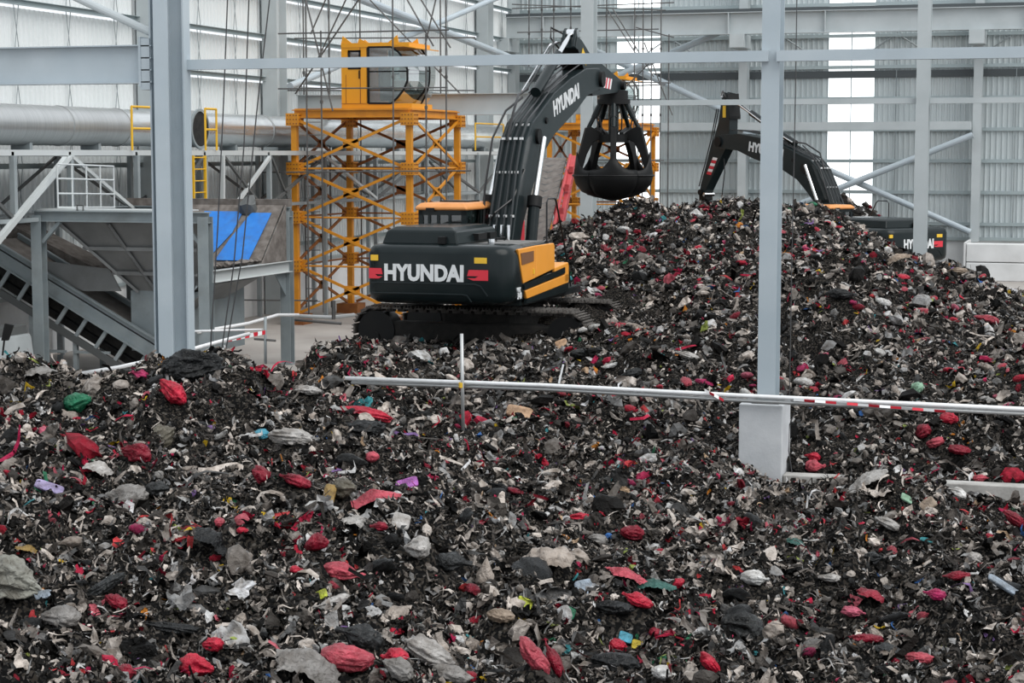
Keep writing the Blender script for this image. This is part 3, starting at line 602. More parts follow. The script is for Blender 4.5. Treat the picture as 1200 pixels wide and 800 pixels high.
def crane_cab(label, x, y, z, Lc, Hc, Wc):
    t = thing('crane_cab', (x + Lc / 2, y + Wc / 2, z), label, 'cab')
    T = lambda a, b_, c: (x + a * Lc, y + b_ * Wc, z + c * Hc)
    def fr(a0, a1, b0, b1, c0, c1): return MB().bb(x + a0 * Lc, x + a1 * Lc, y + b0 * Wc, y + b1 * Wc, z + c0 * Hc, z + c1 * Hc)
    obj('floor_pan', fr(0, .93, 0, 1, 0, .07), M['orange2'], t, True)
    # door side wall with its small window opening
    b = fr(0, .10, 0, .04, .07, .93); b.bb(x + .10 * Lc, x + .25 * Lc, y, y + .04 * Wc, z + .07 * Hc, z + .58 * Hc); b.bb(x + .10 * Lc, x + .25 * Lc, y, y + .04 * Wc, z + .86 * Hc, z + .93 * Hc); b.bb(x + .25 * Lc, x + .335 * Lc, y, y + .04 * Wc, z + .07 * Hc, z + .93 * Hc)
    dr_ = obj('door', b, M['orange2'], t, True)
    obj('handle', fr(.235, .245, -.02, 0, .44, .56), M['black'], dr_, True)
    obj('door_frame', fr(.0, .335, -.012, -.004, .07, .075).bb(x + .25 * Lc, x + .256 * Lc, y - .015, y, z + .07 * Hc, z + .93 * Hc).bb(x + .06 * Lc, x + .064 * Lc, y - .012, y, z + .07 * Hc, z + .5 * Hc), M['dark_orange'], t, True)
    wf = MB()
    for a0, a1, c0, c1 in ((.09, .26, .58, .61), (.09, .26, .83, .86), (.09, .115, .58, .86), (.235, .26, .58, .86)): wf.bb(x + a0 * Lc, x + a1 * Lc, y - .02, y + .01, z + c0 * Hc, z + c1 * Hc)
    obj('window_frame', wf, M['black'], t, True); obj('pane', fr(.115, .235, .01, .02, .61, .83), M['glass'], t, True)
    obj('rear_wall', fr(0, .03, .04, 1, .07, .93), M['orange2'], t, True)
    obj('far_wall', fr(.03, .335, .96, 1, .07, .93), M['orange2'], t, True)
    rf = obj('roof', fr(0, .9, -.01, 1.01, .9, .965), M['orange2'], t, True)
    for a in (0, .22, .62):
        for bb_ in (0, .97):
            w_ = -1 if a > .5 else 1
            q = [T(a, bb_, .965), T(a + .14, bb_, .965), T(a + (0.02 if w_ > 0 else .12), bb_, 1.07 if a != .22 else 1.03)]
            obj('roof_fin', MB().prism(q, (0, .04, 0)), M['orange2'], t, True)
    arc = [(.66, .9), (.76, .82), (.84, .7), (.875, .56), (.875, .4), (.82, .26), (.74, .15), (.66, .07)]
    arc2 = [(.88, .9), (.95, .8), (.99, .68), (1.0, .55), (.995, .4), (.97, .28), (.93, .17), (.88, .07)]
    # side panes with black frames, both sides
    for bb_ in (0, .98):
        poly = [(.36, .075), (.36, .9)] + arc
        obj('side_pane', MB().prism([T(a, bb_, c) for a, c in poly], (0, .012, 0)), M['glass'], t, True)
        f = MB(); pts = [T(a, bb_, c) for a, c in poly]
        for i in range(len(pts)): f.bar(pts[i], pts[(i + 1) % len(pts)], .05, .05)
        f.bar(T(.36, bb_, .54), T(.87, bb_, .54), .04, .04)
        obj('pane_frame', f, M['black'], t, True)
    # curved front: from the near side arc sweeping out to the far side
    rings = [[T(a, 0, c) for a, c in arc], [T((a + 2 * a2) / 3, .25, c) for (a, c), (a2, _) in zip(arc, arc2)], [T(a, .6, c) for a, c in arc2], [T(a - .02, .98, c) for a, c in arc2]]
    obj('front_pane', MB().loft(rings, caps=False, closed=False), M['fglass'], t, True)
    f = MB()
    for i in range(len(arc2) - 1): f.bar(T(arc2[i][0], .62, arc2[i][1]), T(arc2[i + 1][0], .62, arc2[i + 1][1]), .045, .045)
    f.bar(T(.87, 0, .56), T(1.0, .6, .56), .04, .04)
    obj('front_bar', f, M['black'], t, True)
    obj('visor', MB().slab([T(.7, -.02, .93), T(.98, .0, .87), T(1.02, 1, .87), T(.7, 1.02, .93)], .03), M['orange2'], t, True)
    obj('lower_sill', MB().loft([[T(.66, 0, .07), T(.66, 0, 0), T(.9, .6, 0), T(.9, .6, .07)], [T(.66, 1, .07), T(.66, 1, 0), T(.9, 1, 0), T(.9, 1, .07)]]), M['orange2'], t, True)
    obj('seat', fr(.42, .6, .3, .7, .12, .34).bb(x + .40 * Lc, x + .46 * Lc, y + .3 * Wc, y + .7 * Wc, z + .3 * Hc, z + .62 * Hc), M['trussd'], t, True, bevel=.03)
    obj('control_box', fr(.6, .78, .25, .45, .28, .42), M['white'], t, True, bevel=.02)
    obj('screen', fr(.63, .73, .5, .53, .46, .6), M['white'], t, True)
    return t

tx0, tx1, ty0, ty1, tz, _t = tower('orange lattice tower carrying the nearer crane cab', '', 346, 480, 536, 127, .3, 51.2)
ca = aY(402, 128, ty0 + .45); cc = aY(497, 128, ty0 + .45)
crane_cab('amber crane cab with curved glass front on the nearer lattice tower', ca.x, ty0 + .35, tz + .02, (cc.x - ca.x) * .93, aY(402, 49, ty0 + .45).z - tz, 1.75)
ux0, ux1, uy0, uy1, uz, _t = tower('orange lattice tower partly hidden behind the clamshell grab', '', 644, 740, 765, 144, .3, 70.0)
ca = aY(676, 128, uy0 + .45); cc = aY(741, 128, uy0 + .45)
crane_cab('amber crane cab on the farther tower, behind the clamshell grab', ca.x, uy0 + .3, uz + .02, (cc.x - ca.x), aY(720, 88, uy0 + .45).z - uz, 1.75)

# ------------------------------------------------------------------ scaffolds
def scaffold(label, loc, spec, r=.024):
    t = thing('pipe_scaffold', loc, label, 'scaffold')
    for kind, pts in spec:
        (x0, y0, Ya), (x1, y1, Yb) = pts; p, q = aY(x0, y0, Ya), aY(x1, y1, Yb)
        if kind == 'v': q = Vector((p.x, p.y, max(0, q.z)))
        tb_ = obj({'v': 'standard', 'h': 'ledger', 'd': 'diagonal', 'l': 'ladder_rung'}[kind[0]], MB().tube(p, q, r if kind != 'l' else .014, 6), M['scafr' if kind == 'hr' else 'scaf'], t, True, smooth=40)
        if kind == 'v':
            for k in (.25, .55): c = p.lerp(q, k); obj('coupler', MB().box(c, (.07, .07, .09)), M['scaf'], tb_, True)
    return t
YA, YB = ty0 - .55, ty1 + .7
sp = []
for px, Y, yt, yb in ((358, YA, -8, 372), (375.9, YA, 36, 366), (385, YB, -8, 360), (421.5, YB, -8, 350), (460, YA, -8, 380), (499, YA, 40, 380), (516, YB, -8, 350), (522.5, YA, -8, 380), (355, YB, -8, 360)): sp.append(('v', ((px, yt, Y), (px, yb, Y))))
for (x0, y0, x1, y1, Y) in ((326, 39.5, 526, 35, YA), (326, 104, 524, 102.5, YA), (345, 45, 557, 44, YB), (334, 106, 556, 106, YB), (300, 202, 552, 200, YA), (224, 351, 372, 352, YA)): sp.append(('h', ((x0, y0, Y), (x1, y1, Y))))
for (x0, y0, x1, y1, Y) in ((428, -6, 552, 123, YB), (474, -6, 508, 54, YA + .1), (490, -6, 528, 56, YA + .15), (424, -6, 346, 110, YA + .1), (408, -6, 372, 70, YB), (384, -6, 364, 40, YB), (357, -6, 390, 130, YA + .2), (512, -6, 493, 75, YB)): sp.append(('d', ((x0, y0, Y), (x1, y1, Y))))
for k in range(21): y = 53 + 15 * k; sp.append(('l', ((359, y, YA), (375.5, y, YA))))
scaffold('scaffold of thin dark pipes around the nearer orange tower', ((tx0 + tx1) / 2, ty0, 0), sp)
sp = []
for px, Y, yt, yb in ((620, 68.6, -8, 78), (635, 68.6, -8, 70), (649, 68.6, -8, 70), (669, 68.6, -8, 66), (711, 69, -8, 98), (744, 69, -8, 250), (754, 69, -8, 250), (764, 69, -8, 250), (775, 69, -8, 250), (784, 69, 40, 250)): sp.append(('v', ((px, yt, Y), (px, yb, Y))))
for (x0, y0, x1, y1) in ((606, 38, 772, 34), (690, 96, 786, 97), (600, 10, 790, 3), (600, 5, 780, 12), (745, 32, 790, 44), (730, 101, 780, 99), (640, 187, 778, 188)): sp.append(('h', ((x0, y0, 68.4), (x1, y1, 68.4))))
for (x0, y0, x1, y1) in ((711, 10, 753, 75), (718, 10, 766, 90), (755, 50, 788, 135), (760, 75, 735, 100), (728, 130, 752, 150)): sp.append(('d', ((x0, y0, 68.2), (x1, y1, 68.2))))
scaffold('scaffold of thin pipes around the farther tower at the back wall', aY(720, 230, 69), sp)

# ------------------------------------------------------------------ red chevron belt loader behind the excavator
RY = 56.0
rb = thing('belt_loader', aY(640, 290, RY), 'red framed loader with worn chevron belt behind the charcoal excavator', 'conveyor')
A0, A1, B0, B1 = aY(606, 300, RY), aY(637, 300, RY), aY(628, 186, RY + 4.2), aY(664, 186, RY + 4.2)
obj('belt', MB().slab([A0, A1, B1, B0], .05), M['belt'], rb, True)
nn = (A1 - A0).cross(B0 - A0).normalized()
if nn.y > 0: nn = -nn
for k in range(15):
    t = (k + .4) / 15; l, r_ = A0.lerp(B0, t), A1.lerp(B1, t); t2 = max(0, t - .055); m_ = A0.lerp(B0, t2).lerp(A1.lerp(B1, t2), .5)
    obj('chevron_cleat', MB().path([l + nn * .03, l.lerp(m_, .5) + nn * .03 - Vector((0, 0, .02)), m_ + nn * .03, r_.lerp(m_, .5) + nn * .03 - Vector((0, 0, .02)), r_ + nn * .03], .035, 5), M['trussd'], rb, True)
off = Vector((.28, -.1, 0))
obj('side_frame', MB().bar(A1 + off - Vector((0, 0, .6)), B1 + off, .16, .3), M['redm'], rb, True, bevel=.02)
obj('frame_tube', MB().tube(A1 + off + Vector((-.12, 0, .1)), B1 + off + Vector((-.12, 0, .12)), .06, 8), M['redm'], rb, True, smooth=40)
for t in (.2, .42, .66, .85):
    c = A1.lerp(B1, t) + off; obj('idler_bracket', MB().box(c + Vector((.05, -.12, .1)), (.14, .14, .2)), M['redm'], rb, True)
obj('hydraulic_box', MB().bb(A0.x - .25, A0.x + .25, RY - .6, RY, 2.0, aY(610, 258, RY).z), M['red'], rb, True, bevel=.03)
obj('chassis', MB().bb(A0.x - .1, A1.x + .6, RY - .3, RY + 4.3, .2, .9), M['redm'], rb, True)
for s in (0.4, 3.4): obj('wheel', MB().tube((A1.x + .5, RY + s, .5), (A1.x + .8, RY + s, .5), .5, 18), M['black'], rb, True, smooth=40)
obj('rear_strut', MB().bar((A0.x + .5, RY + 3.8, .7), B0.lerp(B1, .5) - Vector((0, .1, .3)), .14), M['redm'], rb, True)

# ------------------------------------------------------------------ cables
def cable(label, pts, r):
    return obj('steel_cable', MB().path(pts, r, 6), M['rope'], label=label, cat='cable')
cable('thin dark cable nearest the broad column, hanging to the heap crest', [aY(267, -10, 28.4), aY(262, 120, 28.4), aY(255, 270, 28.4), aY(245, 437, 28.4)], .011)
cable('thin dark middle cable hanging beside the broad column', [aY(292, -10, 28.4), aY(286, 170, 28.4), aY(274, 310, 28.4), aY(256, 437, 28.4)], .011)
cable('thin dark cable farthest from the broad column, slanting to the heap', [aY(317, -10, 28.5), aY(302, 120, 28.5), aY(284, 300, 28.5), aY(260, 437, 28.5)], .011)
cable('thin pale wire hanging just past the right front column', [aY(934, -10, 27.9), aY(932, 120, 27.9), aY(928, 300, 27.9), aY(925, 470, 27.9)], .008)
obj('power_wire', MB().path([aY(898, 480, FY - .01) + Vector((.42, 0, 0)), aY(921, 500, FY - .012) + Vector((0.02, .2, 0)), aY(920, 530, FY) + Vector((.02, .2, 0)), aY(924, 556, FY) + Vector((.02, .2, 0))], .008, 5), M['rope'], label='loose grey wire down the side of the pale pedestal', cat='wire')

# ------------------------------------------------------------------ barrier pipes
PY = FY - .1
def pipe(label, pts, r, m='pvc'):
    return obj('barrier_pipe', MB().path(pts, r, 8), M[m], smooth=True, label=label, cat='pipe')
z0_, z1_ = aY(405, 443, PY), aY(1360, 487, PY)
pipe('long white plastic pipe laid across the pedestal, upper of the pair', [z0_, aY(640, 451.5, PY), aY(868, 463.5, PY), z1_], .033)
pipe('long grey steel pipe laid across the pedestal, lower of the pair', [aY(412, 446.5, PY + .02) - Vector((0, 0, .02)), aY(640, 456, PY + .02), aY(868, 469, PY + .02), aY(1360, 492, PY + .02)], .03, 'pipeg')
wp = thing('marker_post', aY(542, 515, PY - .06), 'slim weathered upright post crossing the white barrier pipe', 'post')
obj('post', MB().tube(aY(543, 522, PY - .06), aY(541, 391, PY - .06), .028, 8), M['pipeg'], wp, True, smooth=True)
obj('tie_wire', MB().tube(aY(540.5, 448, PY - .06), aY(540.5, 454, PY - .06), .04, 8), M['sticker'], wp, True)
obj('white_stick', MB().tube(aY(655, 449, PY + .1), aY(660, 427, PY + .1), .016, 6), M['white'], label='short white stick poking up behind the white barrier pipe', cat='stick')
def tape(label, a, c, wd, n=10):
    t = thing('barrier_tape', (Vector(a) + Vector(c)) / 2, label, 'tape')
    a, c = Vector(a), Vector(c)
    for k in range(n):
        p, q = a.lerp(c, k / n), a.lerp(c, (k + 1) / n); sg = .012 * math.sin(k * 2.1)
        obj('stripe', MB().slab([p + Vector((0, sg, -wd)), q + Vector((0, sg, -wd)), q + Vector((0, -sg, wd)), p + Vector((0, -sg, wd))], .003), M['red' if k % 2 else 'white'], t, True)
    return t
tape('red and white tape wound along the barrier pipe right of the pedestal', aY(930, 468, PY - .05), aY(1108, 482, PY - .05), .018, 14)
tape('short end of red and white tape on the pipe left of the pedestal', aY(826, 457, PY - .05), aY(848, 469, PY - .05), .02, 4)
# pipes and tape beyond the broad column
LP = lambda px, py, Y: aY(px, py, Y)
pipe('white plastic pipe curving off the heap behind the broad column', [LP(92, 438, 30.2), LP(140, 430, 30.3), LP(185, 420, 30.5), LP(250, 402, 31.5), LP(292, 391, 32.5)], .035)
pipe('white pipe on the floor leading back towards the orange tower', [LP(232, 389, 36.8), LP(290, 379, 38.5), LP(325, 369, 40.5), LP(350, 369, 41.0)], .04)
pipe('thin white pipe at knee height between the broad column and the hopper leg', [LP(222, 388, 33), LP(262, 387, 33.4), LP(308, 386, 34)], .02)
tape('red and white tape strung beyond the broad column over bare floor', LP(262, 399, 33.0), LP(312, 389, 34.0), .04, 10)
bs = thing('barrier_stand', LP(311, 425, 34), 'rusty upright tube holding tape over the bare floor', 'post')
obj('post', MB().tube(LP(311, 426, 34), LP(311, 371, 34), .03, 8), M['truss'], bs, True, smooth=True)
obj('arm', MB().tube(LP(298, 397, 34), LP(323, 399, 34), .025, 6), M['scaf'], bs, True)
obj('barrier_pipe', MB().path([LP(341, 370, 42), LP(390, 372, 42.2), LP(415, 369, 43)], .05, 8), M['pipeg'], label='grey pipe lying before the orange tower foot', cat='pipe')
obj('barrier_pipe', MB().path([LP(341, 374, 41.8), LP(400, 379, 41.9)], .035, 8), M['scaf'], label='dark pipe lying before the orange tower foot', cat='pipe')
sb = thing('pipe_stub', LP(391, 372, 42), 'short upright pipe stub before the orange tower foot', 'post')
obj('post', MB().tube(LP(391, 374, 42), LP(391, 352, 42), .05, 8), M['scaf'], sb, True)
# ------------------------------------------------------------------ excavators
def excavator(label, loc, rz, arm_rot, grab, ty=.23, tw=.87):
    E = thing('excavator', loc, label, 'excavator', rz=rz)
    P = lambda name, mb, m, par=E, **k: obj(name, mb, M[m], par, **k)
    # --- undercarriage, swung across the house
    for s in (-1, 1):
        cx = 1.35 * s
        tr = P('track_frame', MB().bb(cx - .2, cx + .2, -1.9, 1.9, .28, .68), 'shade_mud', bevel=.04)
        P('drive_sprocket', MB().tube((cx - .24, 2.02, .5), (cx + .24, 2.02, .5), .40, 22), 'black', tr, smooth=40)
        P('idler_wheel', MB().tube((cx - .24, -2.02, .5), (cx + .24, -2.02, .5), .38, 22), 'black', tr, smooth=40)
        for k in range(8): P('track_roller', MB().tube((cx - .22, -1.6 + .457 * k, .2), (cx + .22, -1.6 + .457 * k, .2), .12, 12), 'black', tr, smooth=40)
        L = 4.04; R_ = .47; per = 2 * L + 2 * math.pi * R_; n = 46; me = None
        for k in range(n):
            d = per * k / n
            if d < L: y, z, a = -L / 2 + d, .5 - R_, 0
            elif d < L + math.pi * R_: t = (d - L) / R_; y, z, a = L / 2 + R_ * math.sin(t), .5 - R_ * math.cos(t), t
            elif d < 2 * L + math.pi * R_: y, z, a = L / 2 - (d - L - math.pi * R_), .5 + R_, math.pi
            else: t = (d - 2 * L - math.pi * R_) / R_; y, z, a = -L / 2 - R_ * math.sin(t), .5 + R_ * math.cos(t), math.pi + t
            if me is None:
                b = MB().box((0, 0, .01), (.62, .205, .03))
                for yy in (-.07, 0, .07): b.box((0, yy, -.02), (.62, .018, .05))
                b.box((0, 0, .06), (.16, .16, .08))
                o = P('track_shoe', b, 'shoe', tr); me = o.data
            else:
                o = bpy.data.objects.new('track_shoe', me); COL.objects.link(o); o.parent = tr
            o.location = (cx, y, z); o.rotation_euler = (a, 0, 0)
    P('car_body', MB().bb(-1.2, 1.2, -.7, .7, .45, .95), 'shade_mud', bevel=.06)
    P('slew_ring', MB().tube((0, 0, .9), (0, 0, 1.2), .7, 28), 'black', smooth=40)
    # --- house
    def outline(ins, xf, xr=-3.5, hw=1.5, cr=.42, n=6):
        pts = [(xf, -hw + ins), (xf, hw - ins)]
        for sy in (1, -1):
            c = (xr + cr, sy * (hw - cr))
            arc = [(c[0] - (cr - ins) * math.sin(t), c[1] + sy * (cr - ins) * math.cos(t)) for t in [math.pi / 2 * i / n for i in range(n + 1)]]
            pts += arc if sy == 1 else arc[::-1]
        return pts
    prof = [(1.22, .16), (1.30, .03), (1.42, 0), (2.16, 0), (2.27, .04), (2.33, .12), (2.35, .25)]
    cwt = P('counterweight', MB().loft([[(x, y, z) for x, y in outline(i, -2.55)] for z, i in prof]), 'exdark', smooth=45)
    # raised lower panel with its stepped edge
    st = [(1.26, 1.40), (1.62, 1.30), (1.64, 1.2), (1.64, -1.05), (1.60, -1.12), (1.36, -1.3), (1.33, -1.45), (1.26, -1.45)]
    P('lower_panel', MB().prism([(-3.515, y, z) for z, y in st if abs(y) < 1.1 or True][1:-2] + [(-3.515, -1.08, 1.30), (-3.515, 1.08, 1.30)], (.02, 0, 0)), 'exdark', cwt) if False else None
    def strip(pts, wdt):
        b = MB()
        for a, c in zip(pts[:-1], pts[1:]): b.bar((-3.508, *a), (-3.508, *c), .02, wdt, up=(1, 0, 0))
        return b
    P('body_line', strip([(1.35, 1.60), (1.2, 1.62), (-.8, 1.62), (-.92, 1.58), (-1.06, 1.40)], .018), 'boom', cwt)
    P('body_line', strip([(1.3, 1.42), (-.55, 1.42), (-.65, 1.40), (-.74, 1.28)], .014), 'boom', cwt)
    text('lettering', 'HYUNDAI', .42, M['letter'], cwt, (-3.51, ty, 1.80), (0, -1, 0), (0, 0, 1), .019, .008, tw, label='silver capital letters')
    for s in (1, -1):
        e = 1.0 if s == 1 else -.66
        y0 = e + .33 if s == 1 else -.99; a = lambda u, v: (-3.512, (1.36 - .28 * u) if s == 1 else (-1.07 + .42 * u), 1.69 + .20 * v)
        q = [a(0, 0), a(.72, 0), a(1, .22), a(.62, .22), a(.46, .42), a(1, .42), a(.92, 1), a(0, 1)]
        P('red_mark', MB().prism(q, (.01, 0, 0)), 'red', cwt)
    P('warning_label', MB().box((-3.490, 1.25, 2.09), (.04, .15, .11)), 'sticker', cwt); P('warning_label', MB().box((-3.502, -.92, 2.07), (.02, .25, .11)), 'sticker', cwt)
    P('reflector_plate', MB().box((-3.47, -1.12, 2.02), (.02, .05, .05)), 'white', cwt)
    P('house_deck', MB().bb(-2.6, 1.5, -1.42, 1.42, 1.15, 1.30), 'exdark', bevel=.02)
    P('engine_hood', MB().bb(-2.7, -.72, -1.38, 1.40, 1.3, 2.30), 'exdark', bevel=.05)
    P('deck_plate', MB().bb(-2.75, -.74, -1.30, 1.30, 2.30, 2.335), 'dustytop')
    # right hand panels
    sx = -1.525
    sd1 = P('side_panel', MB().prism([(-3.06, sx, 2.27), (-1.98, sx, 2.29), (-1.98, sx, 1.66), (-2.74, sx, 1.60)], (0, .06, 0)), 'exorange', bevel=.015)
    P('vent_mesh', MB().prism([(-2.93, sx - .012, 2.19), (-2.13, sx - .012, 2.2), (-2.13, sx - .012, 2.0), (-2.86, sx - .012, 1.96)], (0, .012, 0)), 'mesh', sd1, label='brown mesh vent')
    P('latch', MB().box((-2.13, sx - .01, 1.8), (.07, .02, .1)), 'sticker', sd1)
    P('side_panel', MB().prism([(-1.955, sx, 2.29), (-.78, sx, 2.29), (-.72, sx, 2.22), (-.72, sx, 1.77), (-1.955, sx, 1.665)], (0, .06, 0)), 'exorange', bevel=.015)
    P('stripe', MB().prism([(-2.72, sx - .005, 1.585), (-.0, sx - .005, 1.755), (.0, sx - .005, 1.64), (-2.68, sx - .005, 1.475)], (0, .05, 0)), 'exdark')
    P('lower_side_panel', MB().prism([(-2.64, sx, 1.455), (.25, sx, 1.62), (.25, sx, 1.43), (-2.52, sx, 1.29)], (0, .06, 0)), 'exorange', bevel=.012)
    P('tool_box', MB().prism([(-.70, sx, 1.79), (.22, sx, 1.85), (.27, sx, 1.78), (.27, sx, 1.45), (.0, sx, 1.44), (.0, sx, 1.76), (-.70, sx, 1.70)], (0, .9, 0)), 'exorange', bevel=.015)
    P('front_box', MB().bb(-.72, .26, -1.47, -.55, 1.2, 1.75), 'exdark')
    P('side_skirt', MB().prism([(-2.55, sx - .005, 1.285), (.25, sx - .005, 1.425), (.22, sx - .005, 1.25), (-2.55, sx - .005, 1.2)], (0, .06, 0)), 'exdark')
    text('model_letters', 'HX', .12, M['letter'], cwt, (-2.99, -1.506, 1.49), (1, 0, 0), (0, 0, 1), .004, .02)
    text('model_letters', '340', .17, M['letter'], cwt, (-2.93, -1.506, 1.37), (1, 0, 0), (0, 0, 1), .006)
    P('left_panel', MB().bb(-2.6, -.75, 1.44, 1.5, 1.3, 2.27), 'exorange', bevel=.02)
    # raised hood
    hd = [[(-3.2, -.35, 2.34), (-3.2, 1.22, 2.34), (-.75, 1.22, 2.34), (-.75, -.35, 2.34)], [(-3.12, -.28, 2.60), (-3.12, 1.14, 2.60), (-.85, 1.14, 2.60), (-.85, -.28, 2.60)], [(-3.0, -.16, 2.67), (-3.0, 1.02, 2.67), (-1.0, 1.02, 2.67), (-1.0, -.16, 2.67)]]
    hh = P('hood_cover', MB().loft(hd), 'exdark', bevel=.03)
    P('hood_louvre', MB().bb(-2.2, -1.7, -.42, -.28, 2.4, 2.52), 'black', hh); P('hood_louvre', MB().bb(-1.5, -1.1, -.42, -.28, 2.4, 2.52), 'black', hh)
    P('rear_camera', MB().bb(-3.3, -3.16, -.12, .02, 2.36, 2.5), 'black', bevel=.01)
    P('filler_cap', MB().tube((-2.4, -.75, 2.33), (-2.4, -.75, 2.43), .07, 10), 'chrome'); P('grip_bar', MB().path([(-1.5, -.55, 2.33), (-1.5, -.55, 2.4), (-1.0, -.55, 2.4), (-1.0, -.55, 2.33)], .015, 6), 'black')
    for s in (.22, -.22): P('hose_stub', MB().tube((-.55, s - .25, 2.3), (-.55, s - .25, 2.62), .035, 8), 'chrome')
    P('grab_rail', MB().path([(-.55, -1.3, 2.3), (-.55, -1.3, 3.1), (-.45, -1.3, 3.17), (.0, -1.3, 3.17), (.1, -1.3, 3.1), (.62, -1.3, 2.3), (1.15, -1.3, 1.3)], .02, 8), 'hose', smooth=40)
    # --- cab
    cb0, cb1, ca0, ca1 = -.62, 1.25, .42, 1.46
    cab = P('cab', MB().bb(cb0, cb1, ca0, ca1, 1.3, 2.28), 'exdark', bevel=.03)
    for x, y in ((cb0, ca0), (cb0, ca1), (cb1 - .1, ca0), (cb1 - .1, ca1), (.32, ca0), (.32, ca1)):
        P('cab_pillar', MB().bb(x, x + .11, y - (.1 if y == ca1 else 0), y + (.1 if y == ca0 else 0), 2.28, 2.95), 'exdark', cab)
    P('cab_rear_frame', MB().bb(cb0, cb0 + .06, ca0, ca1, 2.82, 2.95).bb(cb0, cb0 + .06, ca0, ca1, 2.25, 2.4), 'exdark', cab)
    P('rear_pane', MB().bb(cb0 + .03, cb0 + .04, ca0 + .1, ca1 - .1, 2.4, 2.82), 'tglass', cab)
    for y in (.75, 1.0, 1.2): P('window_bar', MB().bb(cb0 - .005, cb0 + .03, y, y + .05, 2.38, 2.84), 'exdark', cab)
    for y in (ca0 + .02, ca1 - .03): P('side_pane', MB().bb(cb0 + .1, cb1 - .1, y, y + .012, 2.28, 2.93), 'tglass', cab)
    P('front_pane', MB().bb(cb1 - .03, cb1 - .02, ca0 + .1, ca1 - .1, 1.7, 2.93), 'glass', cab)
    rf = MB().loft([[(cb0 - .06, ca0 - .04, 2.92), (cb0 - .06, ca1 + .05, 2.92), (cb1 + .1, ca1 + .05, 2.92), (cb1 + .1, ca0 - .04, 2.92)], [(cb0 - .08, ca0 - .05, 2.98), (cb0 - .08, ca1 + .06, 2.98), (cb1 + .1, ca1 + .06, 2.98), (cb1 + .1, ca0 - .05, 2.98)], [(cb0 + .02, ca0 + .05, 3.07), (cb0 + .02, ca1 - .04, 3.07), (cb1, ca1 - .04, 3.07), (cb1, ca0 + .05, 3.07)]])
    r_ = P('cab_roof', rf, 'cabroof', cab, bevel=.03)
    P('roof_hatch', MB().bb(.1, .8, ca0 + .2, ca1 - .2, 3.07, 3.1), 'exdark', cab); P('roof_vent', MB().bb(cb0 - .1, cb0 - .04, ca1 - .38, ca1 - .2, 2.9, 2.97), 'black', cab)
    P('seat', MB().bb(-.2, .3, .7, 1.2, 2.1, 2.3).bb(-.3, -.15, .7, 1.2, 2.2, 2.78), 'black', cab, bevel=.04)
    P('guard_grid', MB().bb(-.2, .9, ca0 - .03, ca0 - .015, 2.3, 2.6), 'mesh', cab)
    # --- boom
    rear = [(.1, 1.9), (.27, 2.30), (.87, 3.74), (1.2, 4.35), (1.65, 4.75), (2.3, 5.02), (3.2, 5.42), (4.5, 5.80), (5.7, 6.06), (6.75, 6.12)]
    und = [(7.12, 5.85), (6.9, 5.62), (5.8, 5.43), (4.9, 5.06), (3.2, 4.50), (2.4, 4.08), (1.9, 3.62), (1.5, 3.2), (.98, 2.6), (.62, 1.85)]
    bm_ = P('boom', MB().xz(rear + und, -.30, .30), 'boom', bevel=.015)
    P('boom_foot', MB().tube((.36, -.42, 2.05), (.36, .42, 2.05), .16, 14), 'black', bm_, smooth=40)
    P('top_plate', MB().loft([[(a[0] - .004, -.27, a[1] + .006), (a[0] - .004, .27, a[1] + .006)] for a in rear], closed=False), 'dustytop', bm_) if False else None
    for s in (-1, 1):
        sl = math.atan2(.48, 2.0); d = (math.cos(sl), 0, math.sin(sl)); u = (-math.sin(sl), 0, math.cos(sl))
        xd = d if s < 0 else tuple(-v for v in d)
        text('lettering', 'HYUNDAI', .46, M['letter'], bm_, (4.1, s * .304, 5.28), xd, u, .022, .004, 1.0, label='silver capital letters')
    for y in (-.2, -.07, .07, .2):                     # pipes up the back of the boom
        off = lambda p: (p[0] - .05, y, p[1] + .05)
        pts = [off(p) for p in rear[1:8]]
        pts[0] = (pts[0][0], y * 1.2, pts[0][2])
        bt = P('hydraulic_pipe', MB().path(pts, .024, 6), 'spipe', bm_, smooth=40)
        for k in (1, 2, 3): P('pipe_clamp', MB().box((pts[k][0] - .0, pts[k][1], pts[k][2] - (.0 if k == 2 else .1)), (.07, .07, .05)), 'letter', bt)
        P('pipe_clamp', MB().box((.42, y * 1.2, 2.78), (.07, .06, .05)), 'letter', bt)
        P('hose_fitting', MB().tube((.17, y * 1.15, 2.35), (.2, y * 1.15, 2.6), .035, 6), 'chrome', bt)
    P('boom_hose', MB().path([(.45, .36, 2.5), (.3, .1, 2.85), (.6, -.2, 3.15), (1.0, -.32, 3.75)], .022, 6), 'hose', bm_, smooth=40)
    P('boom_hose', MB().path([(.3, .36, 2.3), (.55, .42, 3.3), (1.0, .4, 4.4), (1.6, .3, 5.0), (2.2, .12, 5.3)], .025, 6), 'hose', bm_, smooth=40)
    P('boom_hose', MB().path([(1.1, .1, 4.35), (1.35, .05, 4.95), (2.0, .15, 5.35), (2.8, .2, 5.5)], .03, 6), 'hose', bm_, smooth=40)
    P('pin_boss', MB().tube((1.95, -.36, 4.45), (1.95, .36, 4.45), .17, 14), 'black', bm_, smooth=40); P('pin_boss', MB().tube((2.55, -.34, 4.8), (2.55, .34, 4.8), .07, 10), 'black', bm_)
    for s in (-1, 1):                                  # boom lift cylinders
        cy = P('lift_cylinder', MB().tube((.75, s * .5, 1.75), (1.14, s * .5, 3.1), .125, 14), 'exdark', smooth=40)
        P('cylinder_head', MB().tube((1.09, s * .5, 2.95), (1.16, s * .5, 3.17), .16, 14), 'black', cy, smooth=40)
        P('piston_rod', MB().tube((1.14, s * .5, 3.1), (1.92, s * .46, 4.42), .062, 10), 'chrome', cy, smooth=40)
